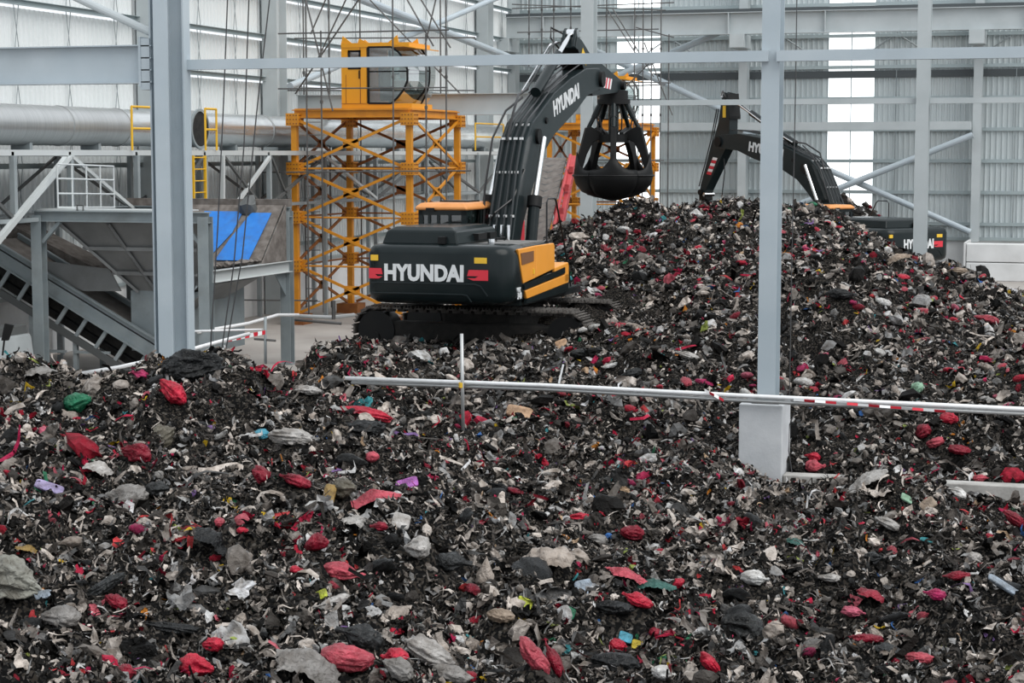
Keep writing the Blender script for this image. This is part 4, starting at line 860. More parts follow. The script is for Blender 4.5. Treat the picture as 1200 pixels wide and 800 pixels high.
    # --- arm, turned about the boom tip
    pv = Vector((6.92, 0, 5.86)); ca_, sa_ = math.cos(arm_rot), math.sin(arm_rot)
    A = lambda u, v, y=0: (pv.x + ca_ * u - sa_ * v, y, pv.z + sa_ * u + ca_ * v)
    prof = [(-1.62, .86), (-1.30, .82), (-.55, .55), (.35, .42), (2.25, .14), (2.38, -.02), (2.25, -.16), (.3, -.36), (-.3, -.42), (-.95, -.02), (-1.75, .60)]
    am = obj('arm', MB().prism([A(u, v, -.20) for u, v in prof], (0, .40, 0)), M['boom'], E, bevel=.012)
    for s in (-.13, .13):
        obj('cylinder_lug', MB().prism([A(u, v, s - .035) for u, v in ((-1.78, .62), (-1.28, .60), (-1.40, .98), (-1.50, 1.08), (-1.62, 1.0))], (0, .07, 0)), M['boom'], am, bevel=.01)
    obj('arm_back_plate', MB().prism([A(u, v, -.26) for u, v in ((-1.8, .56), (-1.15, .0), (-1.05, -.06), (-1.72, .50))], (0, .52, 0)), M['black'], am)
    obj('pivot_boss', MB().tube((pv.x, -.38, pv.z), (pv.x, .38, pv.z), .19, 14), M['black'], am, smooth=40)
    for s in (-1, 1):
        obj('boom_fork', MB().prism([(pv.x - .75, s * .26 - .03, pv.z - .12), (pv.x, s * .26 - .03, pv.z - .26), (pv.x + .24, s * .26 - .03, pv.z), (pv.x, s * .26 - .03, pv.z + .26), (pv.x - .6, s * .26 - .03, pv.z + .22)], (0, .06, 0)), M['boom'], bm_, bevel=.01)
        for k in range(3):
            q = [A(.62 + .26 * k, -.16, s * .204), A(.74 + .26 * k, -.16, s * .204), A(.86 + .26 * k, .10, s * .204), A(.74 + .26 * k, .10, s * .204)]
            obj('hazard_stripe', MB().prism(q, (0, .004 * s, 0)), M['white' if k != 1 or grab else 'white'], am)
            q = [A(.75 + .26 * k, -.16, s * .203), A(.87 + .26 * k, -.16, s * .203), A(.99 + .26 * k, .10, s * .203), A(.87 + .26 * k, .10, s * .203)]
            if not grab or k < 2: obj('hazard_stripe', MB().prism(q, (0, .004 * s, 0)), M['red'], am)
        q = [A(-.95, .52, s * .205), A(-.72, .40, s * .205), A(-.52, .48, s * .205), A(-.75, .62, s * .205)]
        obj('warning_label', MB().prism([A(-1.32, .48, s * .205), A(-1.22, .64, s * .205), A(-.84, .40, s * .205), A(-.94, .24, s * .205)], (0, .004 * s, 0)), M['sticker'], am)
    lug = Vector(A(-1.5, .95)); base = Vector((2.75, 0, 5.42)); mid = base.lerp(lug, .62)
    cyl = cyl_a = obj('arm_cylinder', MB().tube(base, mid, .12, 14), M['exdark'], E, smooth=40)
    obj('piston_rod', MB().tube(mid, lug, .06, 10), M['chrome'], cyl, smooth=40); obj('cylinder_eye', MB().tube(lug - Vector((0, .17, 0)), lug + Vector((0, .17, 0)), .1, 10), M['chrome'], cyl, smooth=40)
    for y in (.18, .26):
        obj('arm_hose', MB().path([(2.6, y, 5.45), (3.6, y + .02, 5.95), base.lerp(lug, .7) + Vector((0, y, .14)), lug + Vector((-.15, y + .05, -.2))], .02, 6), M['chrome' if y > .2 else 'hose'], bm_, smooth=40)
    obj('arm_hose', MB().path([lug + Vector((0, .2, .0)), lug + Vector((-.35, .38, .12)), lug + Vector((-.45, .36, -.12)), lug + Vector((-.1, .22, -.4))], .022, 6), M['hose'], am, smooth=40)
    for y in (-.22, .05, .2):
        obj('boom_line', MB().path([(2.9, y, 5.42), (3.6, y, 5.68), (4.4, y - .04, 5.92), (5.4, y, 6.14), (6.3, y * .8, 6.26)], .02, 6), M['hose'], bm_, smooth=40)
    for u in (.7, 1.6): obj('arm_hose', MB().path([A(-.9, .95, .1 * u), A(.3, .62, .1 * u), A(1.4, .42, .1 * u), A(2.2, .3, .1 * u)], .025, 6), M['hose'], am, smooth=40)
    tip = Vector(A(2.28, 0))
    obj('tip_pin', MB().tube(tip - Vector((0, .3, 0)), tip + Vector((0, .3, 0)), .11, 12), M['black'], am, smooth=40)
    if grab:
        T = lambda r, th, z: tip + Vector((r * math.cos(th), r * math.sin(th), z))
        g = obj('grab_head', MB().tube(tip + Vector((0, 0, -.12)), tip + Vector((0, 0, -.34)), .36, 20).tube(tip + Vector((0, 0, -.34)), tip + Vector((0, 0, -.46)), .42, 20), M['black'], E, smooth=40, label='black grab rotator head')
        obj('hanger_link', MB().box(tip + Vector((0, 0, -.06)), (.2, .34, .3)), M['black'], g)
        obj('centre_column', MB().tube(tip + Vector((0, 0, -.4)), tip + Vector((0, 0, -1.42)), .13, 14), M['exdark'], g, smooth=40)
        obj('crown_ring', MB().tube(tip + Vector((0, 0, -1.22)), tip + Vector((0, 0, -1.42)), .40, 20), M['black'], g, smooth=40)
        pf_ = [(.28, -1.34), (.34, -1.16), (.62, -1.02), (.74, -1.05), (.84, -1.42), (.95, -1.85), (1.0, -2.2), (.93, -2.5), (.66, -2.74), (.12, -2.84), (.08, -2.76), (.58, -2.62), (.80, -2.42), (.84, -2.1), (.72, -1.72), (.56, -1.42), (.42, -1.36)]
        for k in range(5):
            th = math.radians(72 * k - 164.7); tn = Vector((-math.sin(th), math.cos(th), 0)) * .075
            tine = obj('tine', MB().prism([T(r, th, z) - tn for r, z in pf_], tn * 2), M['black'], E, bevel=.012)
            # curved shell of the tine
            shp = [(.975, -2.12, .628), (1.0, -2.2, .628), (1.01, -2.28, .628), (.96, -2.46, .628), (.80, -2.66, .628), (.50, -2.79, .628), (.10, -2.86, .6)]
            outer = [[T(r, th + f * a, z + .46 * (1 - abs(f)) ** 3.5 * (1 if i == 0 else .4 if i == 1 else 0)) for f in np.linspace(-1, 1, 11)] for i, (r, z, a) in enumerate(shp)]
            sh = obj('shell_plate', MB().loft(outer, closed=False), M['black'], tine, smooth=60)
            so = sh.modifiers.new('thick', 'SOLIDIFY'); so.thickness = .03
            obj('rib', MB().path([T(1.025, th + f * .62, -2.25) for f in np.linspace(-1, 1, 9)], .026, 5), M['black'], tine)
            cyl = obj('grab_cylinder', MB().tube(T(.33, th, -.42), T(.52, th, -.80), .075, 10), M['exdark'], E, smooth=40)
            obj('cylinder_sleeve', MB().tube(T(.33, th, -.42), T(.66, th, -1.05), .055, 10), M['exdark'], cyl, smooth=40)
            obj('grab_hose', MB().path([T(.3, th + .4, -.45), T(.48, th + .45, -.8), T(.42, th + .5, -1.1), T(.25, th + .3, -1.2)], .02, 6), M['hose'], g, smooth=40)
    else:
        d = (Vector(A(2.28, 0)) - pv).normalized()
        obj('tool_coupler', MB().box(tip + Vector((0, 0, -.16)), (.42, .36, .36)), M['black'], am, bevel=.03)
        obj('coupler_jaw', MB().box(tip + Vector((.12, 0, -.42)), (.22, .4, .24)), M['black'], am, bevel=.03)
        obj('coupler_pin', MB().tube(tip + Vector((-.2, -.24, -.1)), tip + Vector((-.2, .24, -.1)), .08, 10), M['chrome'], am)
        obj('dangling_hose', MB().path([A(.5, -.4, .1), A(.9, -.75, .12), A(1.6, -1.0, .1), A(2.2, -1.35, .1), A(2.5, -1.7, .1)], .022, 6), M['hose'], am, smooth=40)
    return E, [bm_, am, cyl_a]
excavator('charcoal and orange excavator with its tail turned, holding a grab aloft', (-12.02, 37.4, .92), math.radians(90 - 1.2), math.radians(-2), True)
d2 = 66.0
h2 = math.radians(107.3 + 31)
fw2 = Vector((math.cos(h2), math.sin(h2), 0)); lf2 = Vector((-math.sin(h2), math.cos(h2), 0))
rr = aD(1116, 264, d2); c2 = Vector((rr.x, rr.y, 0)) + fw2 * 3.5 + lf2 * 1.5
E2, turn = excavator('half buried charcoal excavator at the far side of the mound', (c2.x, c2.y, .17), h2, math.radians(-53), False, .02, .72)
RT = Matrix.Translation((.36, 0, 2.05)) @ Matrix.Rotation(math.radians(5), 4, 'Y') @ Matrix.Translation((-.36, 0, -2.05))
for o in turn: o.matrix_basis = RT @ o.matrix_basis          # its boom is lowered a little
# ------------------------------------------------------------------ the waste: height field measured off the photograph
CP = []
def cpy(px, *rows):
    for py, d in rows: p = aD(px, py, d); CP.append((px, d, p.z))
def cpz(px, *rows):
    for z, d in rows: CP.append((px, d, z))
for px, cy, cd in ((-160, 448, 24), (0, 443, 24), (60, 433, 24.5), (140, 436, 24.5), (200, 440, 25), (260, 436, 25.3), (320, 444, 25.3)):
    cpy(px, (800, 10.5), (690, 13.2), (600, 16.5), (520, 20), (cy, cd)); cpz(px, (.9, 27.8), (-.35, 30), (-.5, 34), (-.5, 40), (-.5, 48))
cpy(400, (800, 10.7), (660, 14.5), (560, 18.5), (478, 23.5)); cpz(400, (1.0, 27.5))
cpy(460, (800, 10.9), (660, 14.8), (575, 18.2), (515, 21.8)); cpz(460, (.95, 25.5)); cpy(460, (488, 29.3))
cpy(560, (800, 11.3), (690, 14.5), (590, 18.7)); cpz(560, (.8, 22)); cpy(560, (541, 26), (503, 29))
cpy(680, (800, 11.9), (700, 15), (632, 18.5), (592, 22.8), (551, 26.5), (500, 29))
cpy(800, (800, 12.3), (700, 16), (620, 20.5), (585, 23.5), (551, 26.3), (503, 29.1))
cpy(900, (800, 12.6), (700, 16.5), (620, 21), (584, 24.5), (570, 26.2))
cpy(1000, (800, 12.9), (700, 17), (620, 21.5), (585, 25)); cpy(1100, (800, 13.1), (700, 17.3), (640, 20.6), (597, 24.2))
cpy(1180, (800, 13.3), (700, 17.6), (655, 20.5), (646, 23.3)); cpz(1180, (-.3, 25.6)); cpz(1135, (-.22, 25.7)); cpz(1100, (.36, 25.8)); cpz(1050, (.50, 26.2)); cpz(1005, (.42, 26.2)); cpz(950, (.16, 26.2))
cpy(1350, (800, 13.3), (700, 17.6), (650, 20.5)); cpz(1350, (.0, 23.5), (-.3, 25.4))
for px in (960, 1050, 1130, 1200, 1350): cpz(px, (.34, 27.5)); cpy(px, (486, 29.7))
cpz(300, (-.4, 31.5), (-.45, 36), (-.4, 42)); cpz(325, (-.15, 33), (-.2, 36.5), (-.35, 41))
cpy(400, (443, 31.3), (425, 33.5), (402, 35.8)); cpz(400, (.9, 38.5), (.3, 41), (-.3, 44)); cpy(372, (425, 33.5), (390, 36)); cpz(372, (.8, 38)); cpy(425, (420, 34), (412, 35.5)); cpz(345, (.75, 36.2), (.3, 32))
cpy(480, (470, 30.6), (416, 35.2)); cpz(480, (.9, 38.5), (1.0, 40), (.1, 45), (-.4, 50))
cpy(560, (440, 33), (414, 35.4)); cpz(560, (.95, 38), (1.15, 41), (.5, 46), (-.3, 51), (-.5, 60))
cpy(640, (480, 30.2), (432, 33.5), (410, 35.4), (384, 38)); cpz(640, (1.5, 42.5), (2.7, 46), (2.2, 52), (.3, 58)); cpy(652, (285, 46.5), (266, 49))
cpy(720, (470, 30.3), (420, 34), (370, 39), (313, 43.5), (253, 48.5)); cpz(720, (2.9, 53), (.6, 59))
cpy(800, (470, 30.5), (400, 35), (330, 40), (274, 45), (245, 49)); cpz(800, (3.2, 54), (1.0, 61))
cpy(900, (476, 30), (400, 34.6), (330, 39.6), (278, 45), (245, 50)); cpz(900, (3.2, 55), (.9, 61), (.2, 66))
cpy(980, (480, 29.8), (400, 34.6), (330, 40), (282, 46.5), (254, 51)); cpz(980, (2.6, 56), (.4, 61), (.15, 66)); cpz(985, (2.7, 70.5), (3.6, 73.5), (1.5, 77)); cpz(930, (1.9, 73), (.6, 70)); cpz(1045, (2.5, 73.5), (1.0, 70), (1.0, 77)); cpz(1085, (.9, 73.5), (.1, 70))
cpy(1050, (400, 35), (332, 42), (297, 50)); cpz(1050, (1.0, 56), (.15, 60), (.1, 66))
cpy(1120, (400, 35.5), (348, 43), (316, 50.5)); cpz(1120, (.9, 57), (.1, 61)); 
cpy(1200, (420, 34.5), (382, 40), (350, 47)); cpz(1200, (.7, 55), (-.3, 61)); cpy(1350, (432, 34)); cpz(1350, (1.0, 42), (.7, 48), (-.2, 56))
cpz(860, (-.3, 72)); cpz(760, (-.4, 66)); cpz(1150, (-.4, 70)); cpz(1350, (-.5, 66))
CP = np.array(CP)
def feat(px, d): return np.stack([px / 90.0, 10.0 * np.log(d)], -1)
_X = feat(CP[:, 0], CP[:, 1]); _D = np.linalg.norm(_X[:, None] - _X[None], axis=-1)
_n = len(CP); _P = np.concatenate([np.ones((_n, 1)), _X], 1)
_K = np.zeros((_n + 3, _n + 3)); _K[:_n, :_n] = _D + np.eye(_n) * -0.05; _K[:_n, _n:] = _P; _K[_n:, :_n] = _P.T
_W = np.linalg.solve(_K, np.concatenate([CP[:, 2], np.zeros(3)]))
NR = np.random.default_rng(5)
_kd = NR.normal(size=(40, 2)); _kd /= np.linalg.norm(_kd, axis=1)[:, None]; _kf = 2 * math.pi / np.exp(NR.uniform(math.log(.35), math.log(3.0), 40)); _kp = NR.uniform(0, 6.28, 40)
def lumps(X, Y):
    s = 0
    for i in range(40): s = s + np.sin(_kf[i] * (_kd[i, 0] * X + _kd[i, 1] * Y) + _kp[i]) * (2 * math.pi / _kf[i]) ** .8
    return s * .020
def pxd(X, Y):
    a = X * math.cos(YAW) + Y * math.sin(YAW); f = -X * math.sin(YAW) + Y * math.cos(YAW)
    return np.clip(600 + FPX * a / np.maximum(f, 1), -160, 1350), np.clip(np.hypot(X, Y), 10.0, 78)
def height(X, Y):
    X = np.asarray(X, float); Y = np.asarray(Y, float); sh = X.shape; X = X.ravel(); Y = Y.ravel()
    px, d = pxd(X, Y); out = np.empty(len(X))
    for i in range(0, len(X), 20000):
        f = feat(px[i:i + 20000], d[i:i + 20000]); R = np.linalg.norm(f[:, None] - _X[None], axis=-1)
        out[i:i + 20000] = R @ _W[:_n] + _W[_n] + f @ _W[_n + 1:]
    out = out + lumps(X, Y) * np.clip((out + .2) * 1.2, 0.1, 1.0)
    # keep the kerb, pedestals clear on their fronts and the excavator bay flat enough
    return out.reshape(sh)
def world(px, d):
    t = np.arctan((np.asarray(px, float) - 600) / FPX); return -np.sin(YAW - t) * d, np.cos(YAW - t) * d
def hit(px, py):
    r = ray(px, py); h = math.hypot(r.x, r.y); ds = np.arange(9, 78, .04); X, Y = r.x / h * ds, r.y / h * ds; Z = 5 + r.z / h * ds
    G = np.maximum(height(X, Y), 0); k = np.argmax(Z < G); return Vector((X[k], Y[k], G[k])), ds[k]

def fast_mesh(name, V, F, col, m, smooth=False):
    me = bpy.data.meshes.new(name); me.vertices.add(len(V)); me.vertices.foreach_set('co', np.asarray(V, np.float32).ravel())
    k = F.shape[1]; me.loops.add(F.size); me.loops.foreach_set('vertex_index', F.astype(np.int32).ravel())
    me.polygons.add(len(F)); me.polygons.foreach_set('loop_start', np.arange(0, F.size, k, dtype=np.int32)); me.polygons.foreach_set('loop_total', np.full(len(F), k, np.int32))
    if col is not None:
        a = me.attributes.new('Col', 'FLOAT_COLOR', 'POINT'); a.data.foreach_set('color', np.concatenate([col, np.ones((len(col), 1))], 1).astype(np.float32).ravel())
    me.polygons.foreach_set('use_smooth', np.full(len(F), bool(smooth))); me.update(calc_edges=True)
    me.materials.append(m); return me
def grid_faces(nu, nv):
    i = np.arange((nu - 1) * (nv - 1)); u = i // (nv - 1); v = i % (nv - 1); a = u * nv + v
    return np.stack([a, a + nv, a + nv + 1, a + 1], -1)
def fan(name, px0, px1, nu, dd, label, keep):
    PX, DD = np.meshgrid(np.linspace(px0, px1, nu), dd, indexing='ij'); X, Y = world(PX, DD); Z = height(X, Y)
    jit = RNG.normal(0, .02, Z.shape); Z = Z + jit
    F = grid_faces(nu, len(dd)); ok = keep(X.ravel(), Y.ravel(), Z.ravel())
    F = F[ok[F].all(1)]; V = np.stack([X.ravel(), Y.ravel(), Z.ravel()], -1)
    used = np.unique(F); re = np.full(len(V), -1); re[used] = np.arange(len(used)); V = V[used]; F = re[F]
    c = RNG.uniform(.006, .025, (len(V), 1)) * np.array([[1.08, 1.0, .93]])
    me = fast_mesh(name, V, F, c, M['trash'], True); o = bpy.data.objects.new(name, me); COL.objects.link(o); WM[o.name] = Matrix.Identity(4)
    return tag(o, label, 'waste heap', kind='stuff')
near = fan('waste_heap', -200, 1400, 330, np.exp(np.linspace(math.log(9.6), math.log(30.5), 230)), 'wide foreground heap of shredded mixed household waste', lambda X, Y, Z: ((Y < FY + .06) | (Y < FY + .40) & (pxd(X, Y)[0] > 985) & (pxd(X, Y)[0] < 1112)) & (Z > -.6) | (Y < FY + 3.2) & (X < xl + 2.5) & (Z > -.25))
far = fan('waste_mound', -60, 1400, 300, np.concatenate([np.linspace(26, 54, 190), np.linspace(54.4, 79, 60)]), 'tall mound of shredded waste rising behind the kerb and under the excavators', lambda X, Y, Z: (Y > FY + .3) & (Z > -.3) & (Y < 79.6) & ~((Y < FY + 3.2) & (X < xl + 2.5)))

# ------------------------------------------------------------------ loose scrap
def wave(P, rng, n, k0, k1, ridged=True):
    s = 0
    for i in range(n):
        k = rng.normal(size=3); k *= rng.uniform(k0, k1) / np.linalg.norm(k); a = np.sin(P @ k + rng.uniform(0, 6.28) + (.8 * np.sin(P @ k[[1, 2, 0]]) if ridged else 0)); s = s + (1 - 2 * np.abs(a) if ridged else a) * (k0 / np.linalg.norm(k)) ** .7
    return s / n ** .5
def t_sheet(rng, nu, nv):
    u, v = np.meshgrid(np.linspace(-.5, .5, nu), np.linspace(-.5, .5, nv), indexing='ij'); asp = rng.uniform(.3, .85); u = u.ravel(); v = v.ravel()
    rr_ = np.maximum(np.abs(u), np.abs(v)) / np.maximum(np.hypot(u, v), 1e-6); rnd = 1 - .6 * (1 - rr_) / .3 * rng.uniform(.4, 1)
    P = np.stack([u * rnd, v * asp * rnd, 0 * u], -1); P[:, :2] *= 1 - .3 * rng.random((len(P), 1)) * (np.abs(u) + np.abs(v))[:, None]
    P[:, 2] = wave(P, rng, 3, 4, 8, False) * .17 + wave(P, rng, 4, 8, 18) * .11
    c = rng.uniform(-3.2, 3.2); X = P[:, 0].copy(); Z = P[:, 2].copy(); R = 1 / c if abs(c) > .2 else 5
    P[:, 0] = (R - Z) * np.sin(X / R); P[:, 2] = R - (R - Z) * np.cos(X / R); return P, grid_faces(nu, nv)
def t_ribbon(rng, n):
    t = np.linspace(-.5, .5, n); wd = rng.uniform(.035, .10); c = np.stack([t, .2 * np.sin(t * rng.uniform(3, 9) + rng.uniform(0, 6)), .14 * np.sin(t * rng.uniform(3, 9) + rng.uniform(0, 6))], -1)
    tw = t * rng.uniform(-4, 4); w2 = wd * (1 - 1.2 * np.abs(t) ** 1.5); off = np.stack([0 * t, np.cos(tw), np.sin(tw)], -1) * w2[:, None]
    P = np.stack([c - off, c + off], 1).reshape(-1, 3); i = np.arange(n - 1); return P, np.stack([2 * i, 2 * i + 2, 2 * i + 3, 2 * i + 1], -1)
def t_lump(rng, nu, nv):
    th = np.linspace(0, 2 * math.pi, nu, endpoint=False); ph = np.linspace(.03, math.pi - .03, nv); T, Q = np.meshgrid(th, ph, indexing='ij')
    P = np.stack([np.sin(Q) * np.cos(T), np.sin(Q) * np.sin(T), np.cos(Q)], -1).reshape(-1, 3)
    P = P * np.clip(1 + .22 * wave(P, rng, 4, 1.5, 3, False) + .22 * wave(P, rng, 5, 3, 7) + (.07 * wave(P, rng, 6, 8, 16) if nu > 9 else 0), .3, 1.9)[:, None] * np.array([.5, rng.uniform(.25, .45), rng.uniform(.16, .3)])
    i, j = np.meshgrid(np.arange(nu), np.arange(nv - 1), indexing='ij'); i = i.ravel(); j = j.ravel(); i2 = (i + 1) % nu
    return P, np.stack([i * nv + j, i2 * nv + j, i2 * nv + j + 1, i * nv + j + 1], -1)
TR = np.random.default_rng(21)
TEMPL = {'sheet': [t_sheet(TR, 4, 4) for _ in range(26)], 'small': [t_sheet(TR, 3, 3) for _ in range(16)], 'ribbon': [t_ribbon(TR, 7) for _ in range(16)], 'strand': [t_ribbon(TR, 5) for _ in range(16)], 'lump': [t_lump(TR, 7, 5) for _ in range(16)], 'lumps': [t_lump(TR, 5, 4) for _ in range(14)], 'wad': [t_lump(TR, 11, 7) for _ in range(12)], 'film': [t_sheet(TR, 7, 6) for _ in range(18)]}
_rd = NR.normal(size=(10, 2)) * 1.6; _rp = NR.uniform(0, 6.28, 10)
def redness(X, Y): return sum(np.sin(_rd[i, 0] * X + _rd[i, 1] * Y + _rp[i]) for i in range(10)) / 10 ** .5
def palette(X, Y, rng, pale=1.0):
    n = len(X); u = rng.random(n) ** pale; c = np.empty((n, 3)); tone = rng.random(n); warm = np.array([1.11, 1.0, .91])
    v = np.where(u < .28, .002 + .006 * tone, np.where(u < .47, .018 + .045 * tone, np.where(u < .73, .09 + .14 * tone, .25 + .32 * tone)))
    c[:] = v[:, None] * np.where((rng.random(n) < .72)[:, None], warm, np.array([1.0, 1.0, 1.0]))
    pr = .045 * np.clip(1 + 1.1 * redness(X, Y), .12, 3)
    r = rng.random(n) < pr; reds = np.array([[.36, .014, .035], [.27, .01, .025], [.45, .022, .06], [.46, .11, .14], [.38, .02, .075], [.17, .01, .02], [.48, .05, .055]])
    c[r] = reds[rng.integers(0, len(reds), r.sum())] * rng.uniform(.6, 1.15, (r.sum(), 1))
    o = rng.random(n) < .022; oth = np.array([[.02, .12, .06], [.45, .30, .02], [.04, .12, .32], [.5, .19, .03], [.05, .25, .28], [.2, .12, .3], [.25, .3, .08], [.6, .6, .62], [.42, .3, .2], [.65, .66, .68]])
    c[o] = oth[rng.integers(0, len(oth), o.sum())]; return c
def blocked(X, Y):
    b = (np.abs(X - xl) < .45) & (np.abs(Y - FY) < .45) | (X > pl[0] - .02) & (X < pl[1] + .02) & (Y > FY - .03) & (Y < FY + .8) | (X > pl[1]) & (Y > FY - .02) & (Y < FY + .4) & ((pxd(X, Y)[0] < 990) | (pxd(X, Y)[0] > 1110))
    ex, ey = X + 12.02, Y - 37.4; b |= (np.abs(ex) < 2.55) & (np.abs(ey) < 1.75); return b
CLEAR = []      # footprints of the single pieces, kept free of scrap
def scatter(name, parent, n, px0, px1, d0, d1, size, kinds, rng, dpow=1.0, zmin=-.02,  smooth=True, pale=1.0):
    px = rng.uniform(px0, px1, n); d = (d0 ** dpow + rng.random(n) * (d1 ** dpow - d0 ** dpow)) ** (1 / dpow); X, Y = world(px, d); Z = height(X, Y)
    k = (Z > zmin) & ~blocked(X, Y) & (Y < 79.5)
    for cx_, cy_, a_, b_, c_ in CLEAR:
        dx, dy = X - cx_, Y - cy_; near_ = np.abs(dx) + np.abs(dy) < 3; u_ = dx[near_] * _r.x + dy[near_] * _r.y; v_ = dx[near_] * _f0.x + dy[near_] * _f0.y
        k[np.where(near_)[0]] &= (u_ / a_) ** 2 + (np.where(v_ < 0, v_ / c_, v_ / b_)) ** 2 > RNG.uniform(.7, 1.1, len(u_))
    X, Y, Z, d = X[k], Y[k], Z[k], d[k]; n = len(X); e = .08
    gx = (height(X + e, Y) - Z) / e; gy = (height(X, Y + e) - Z) / e; N = np.stack([-gx, -gy, np.ones(n)], -1) + rng.normal(0, .55, (n, 3)); N[:, 2] = np.abs(N[:, 2]) + .1; N /= np.linalg.norm(N, axis=1)[:, None]
    a = rng.normal(size=(n, 3)); U = np.cross(N, a); U /= np.linalg.norm(U, axis=1)[:, None]; W_ = np.cross(N, U)
    s = size * np.exp(rng.normal(0, .48, n)) * (d / 18) ** .35; s = np.minimum(s, size * 3.2); C = palette(X, Y, rng, pale)
    dark = (C.sum(1) < .12); kind = rng.choice(len(kinds), n, p=[q for _, q in kinds]); allV = []; allF = []; allC = []; o = 0
    for ki, (kn, _) in enumerate(kinds):
        tl = TEMPL[kn]; ti = rng.integers(0, len(tl), n)
        for t, (P, F) in enumerate(tl):
            m_ = np.where((kind == ki) & (ti == t))[0]
            if not len(m_): continue
            q = P[None] * (s[m_] * (1.5 if kn == 'ribbon' else 1.0))[:, None, None]; Rm = np.stack([U[m_], W_[m_], N[m_]], 1)
            V = np.einsum('nij,njk->nik', q, Rm) + np.stack([X[m_], Y[m_], Z[m_] + s[m_] * .10], -1)[:, None]
            allV.append(V.reshape(-1, 3)); nv = len(P); allF.append((F[None] + (np.arange(len(m_)) * nv)[:, None, None] + o).reshape(-1, 4)); o += nv * len(m_)
            allC.append(np.repeat(C[m_], nv, 0) * (1 + rng.normal(0, .12, (nv * len(m_), 1))))
    V = np.concatenate(allV); F = np.concatenate(allF); Cc = np.clip(np.concatenate(allC), .002, .8)
    print('TRIS', name, len(F) * 2)
    ob = bpy.data.objects.new(name, fast_mesh(name, V, F, Cc, M['film'], smooth)); COL.objects.link(ob); ob.parent = parent; ob['kind'] = 'stuff'; WM[ob.name] = Matrix.Identity(4); return ob
# rubbish lying in the hopper mouth
lp = MB(); 
for k in range(46):
    yy = random.uniform(HY0 + .4, HY1 - .3); P_, F_ = random.choice(TEMPL['lump']); s = random.uniform(.12, .3)
    lp.add([(hx1 - .12 + s * p[0], yy + s * p[1], lz + .08 + s * p[2]) for p in P_], [tuple(f) for f in F_])
obj('hopper_rubbish', lp, M['rubbl'], label='small rubbish lying along the hopper infeed lip', cat='rubbish', kind='stuff')
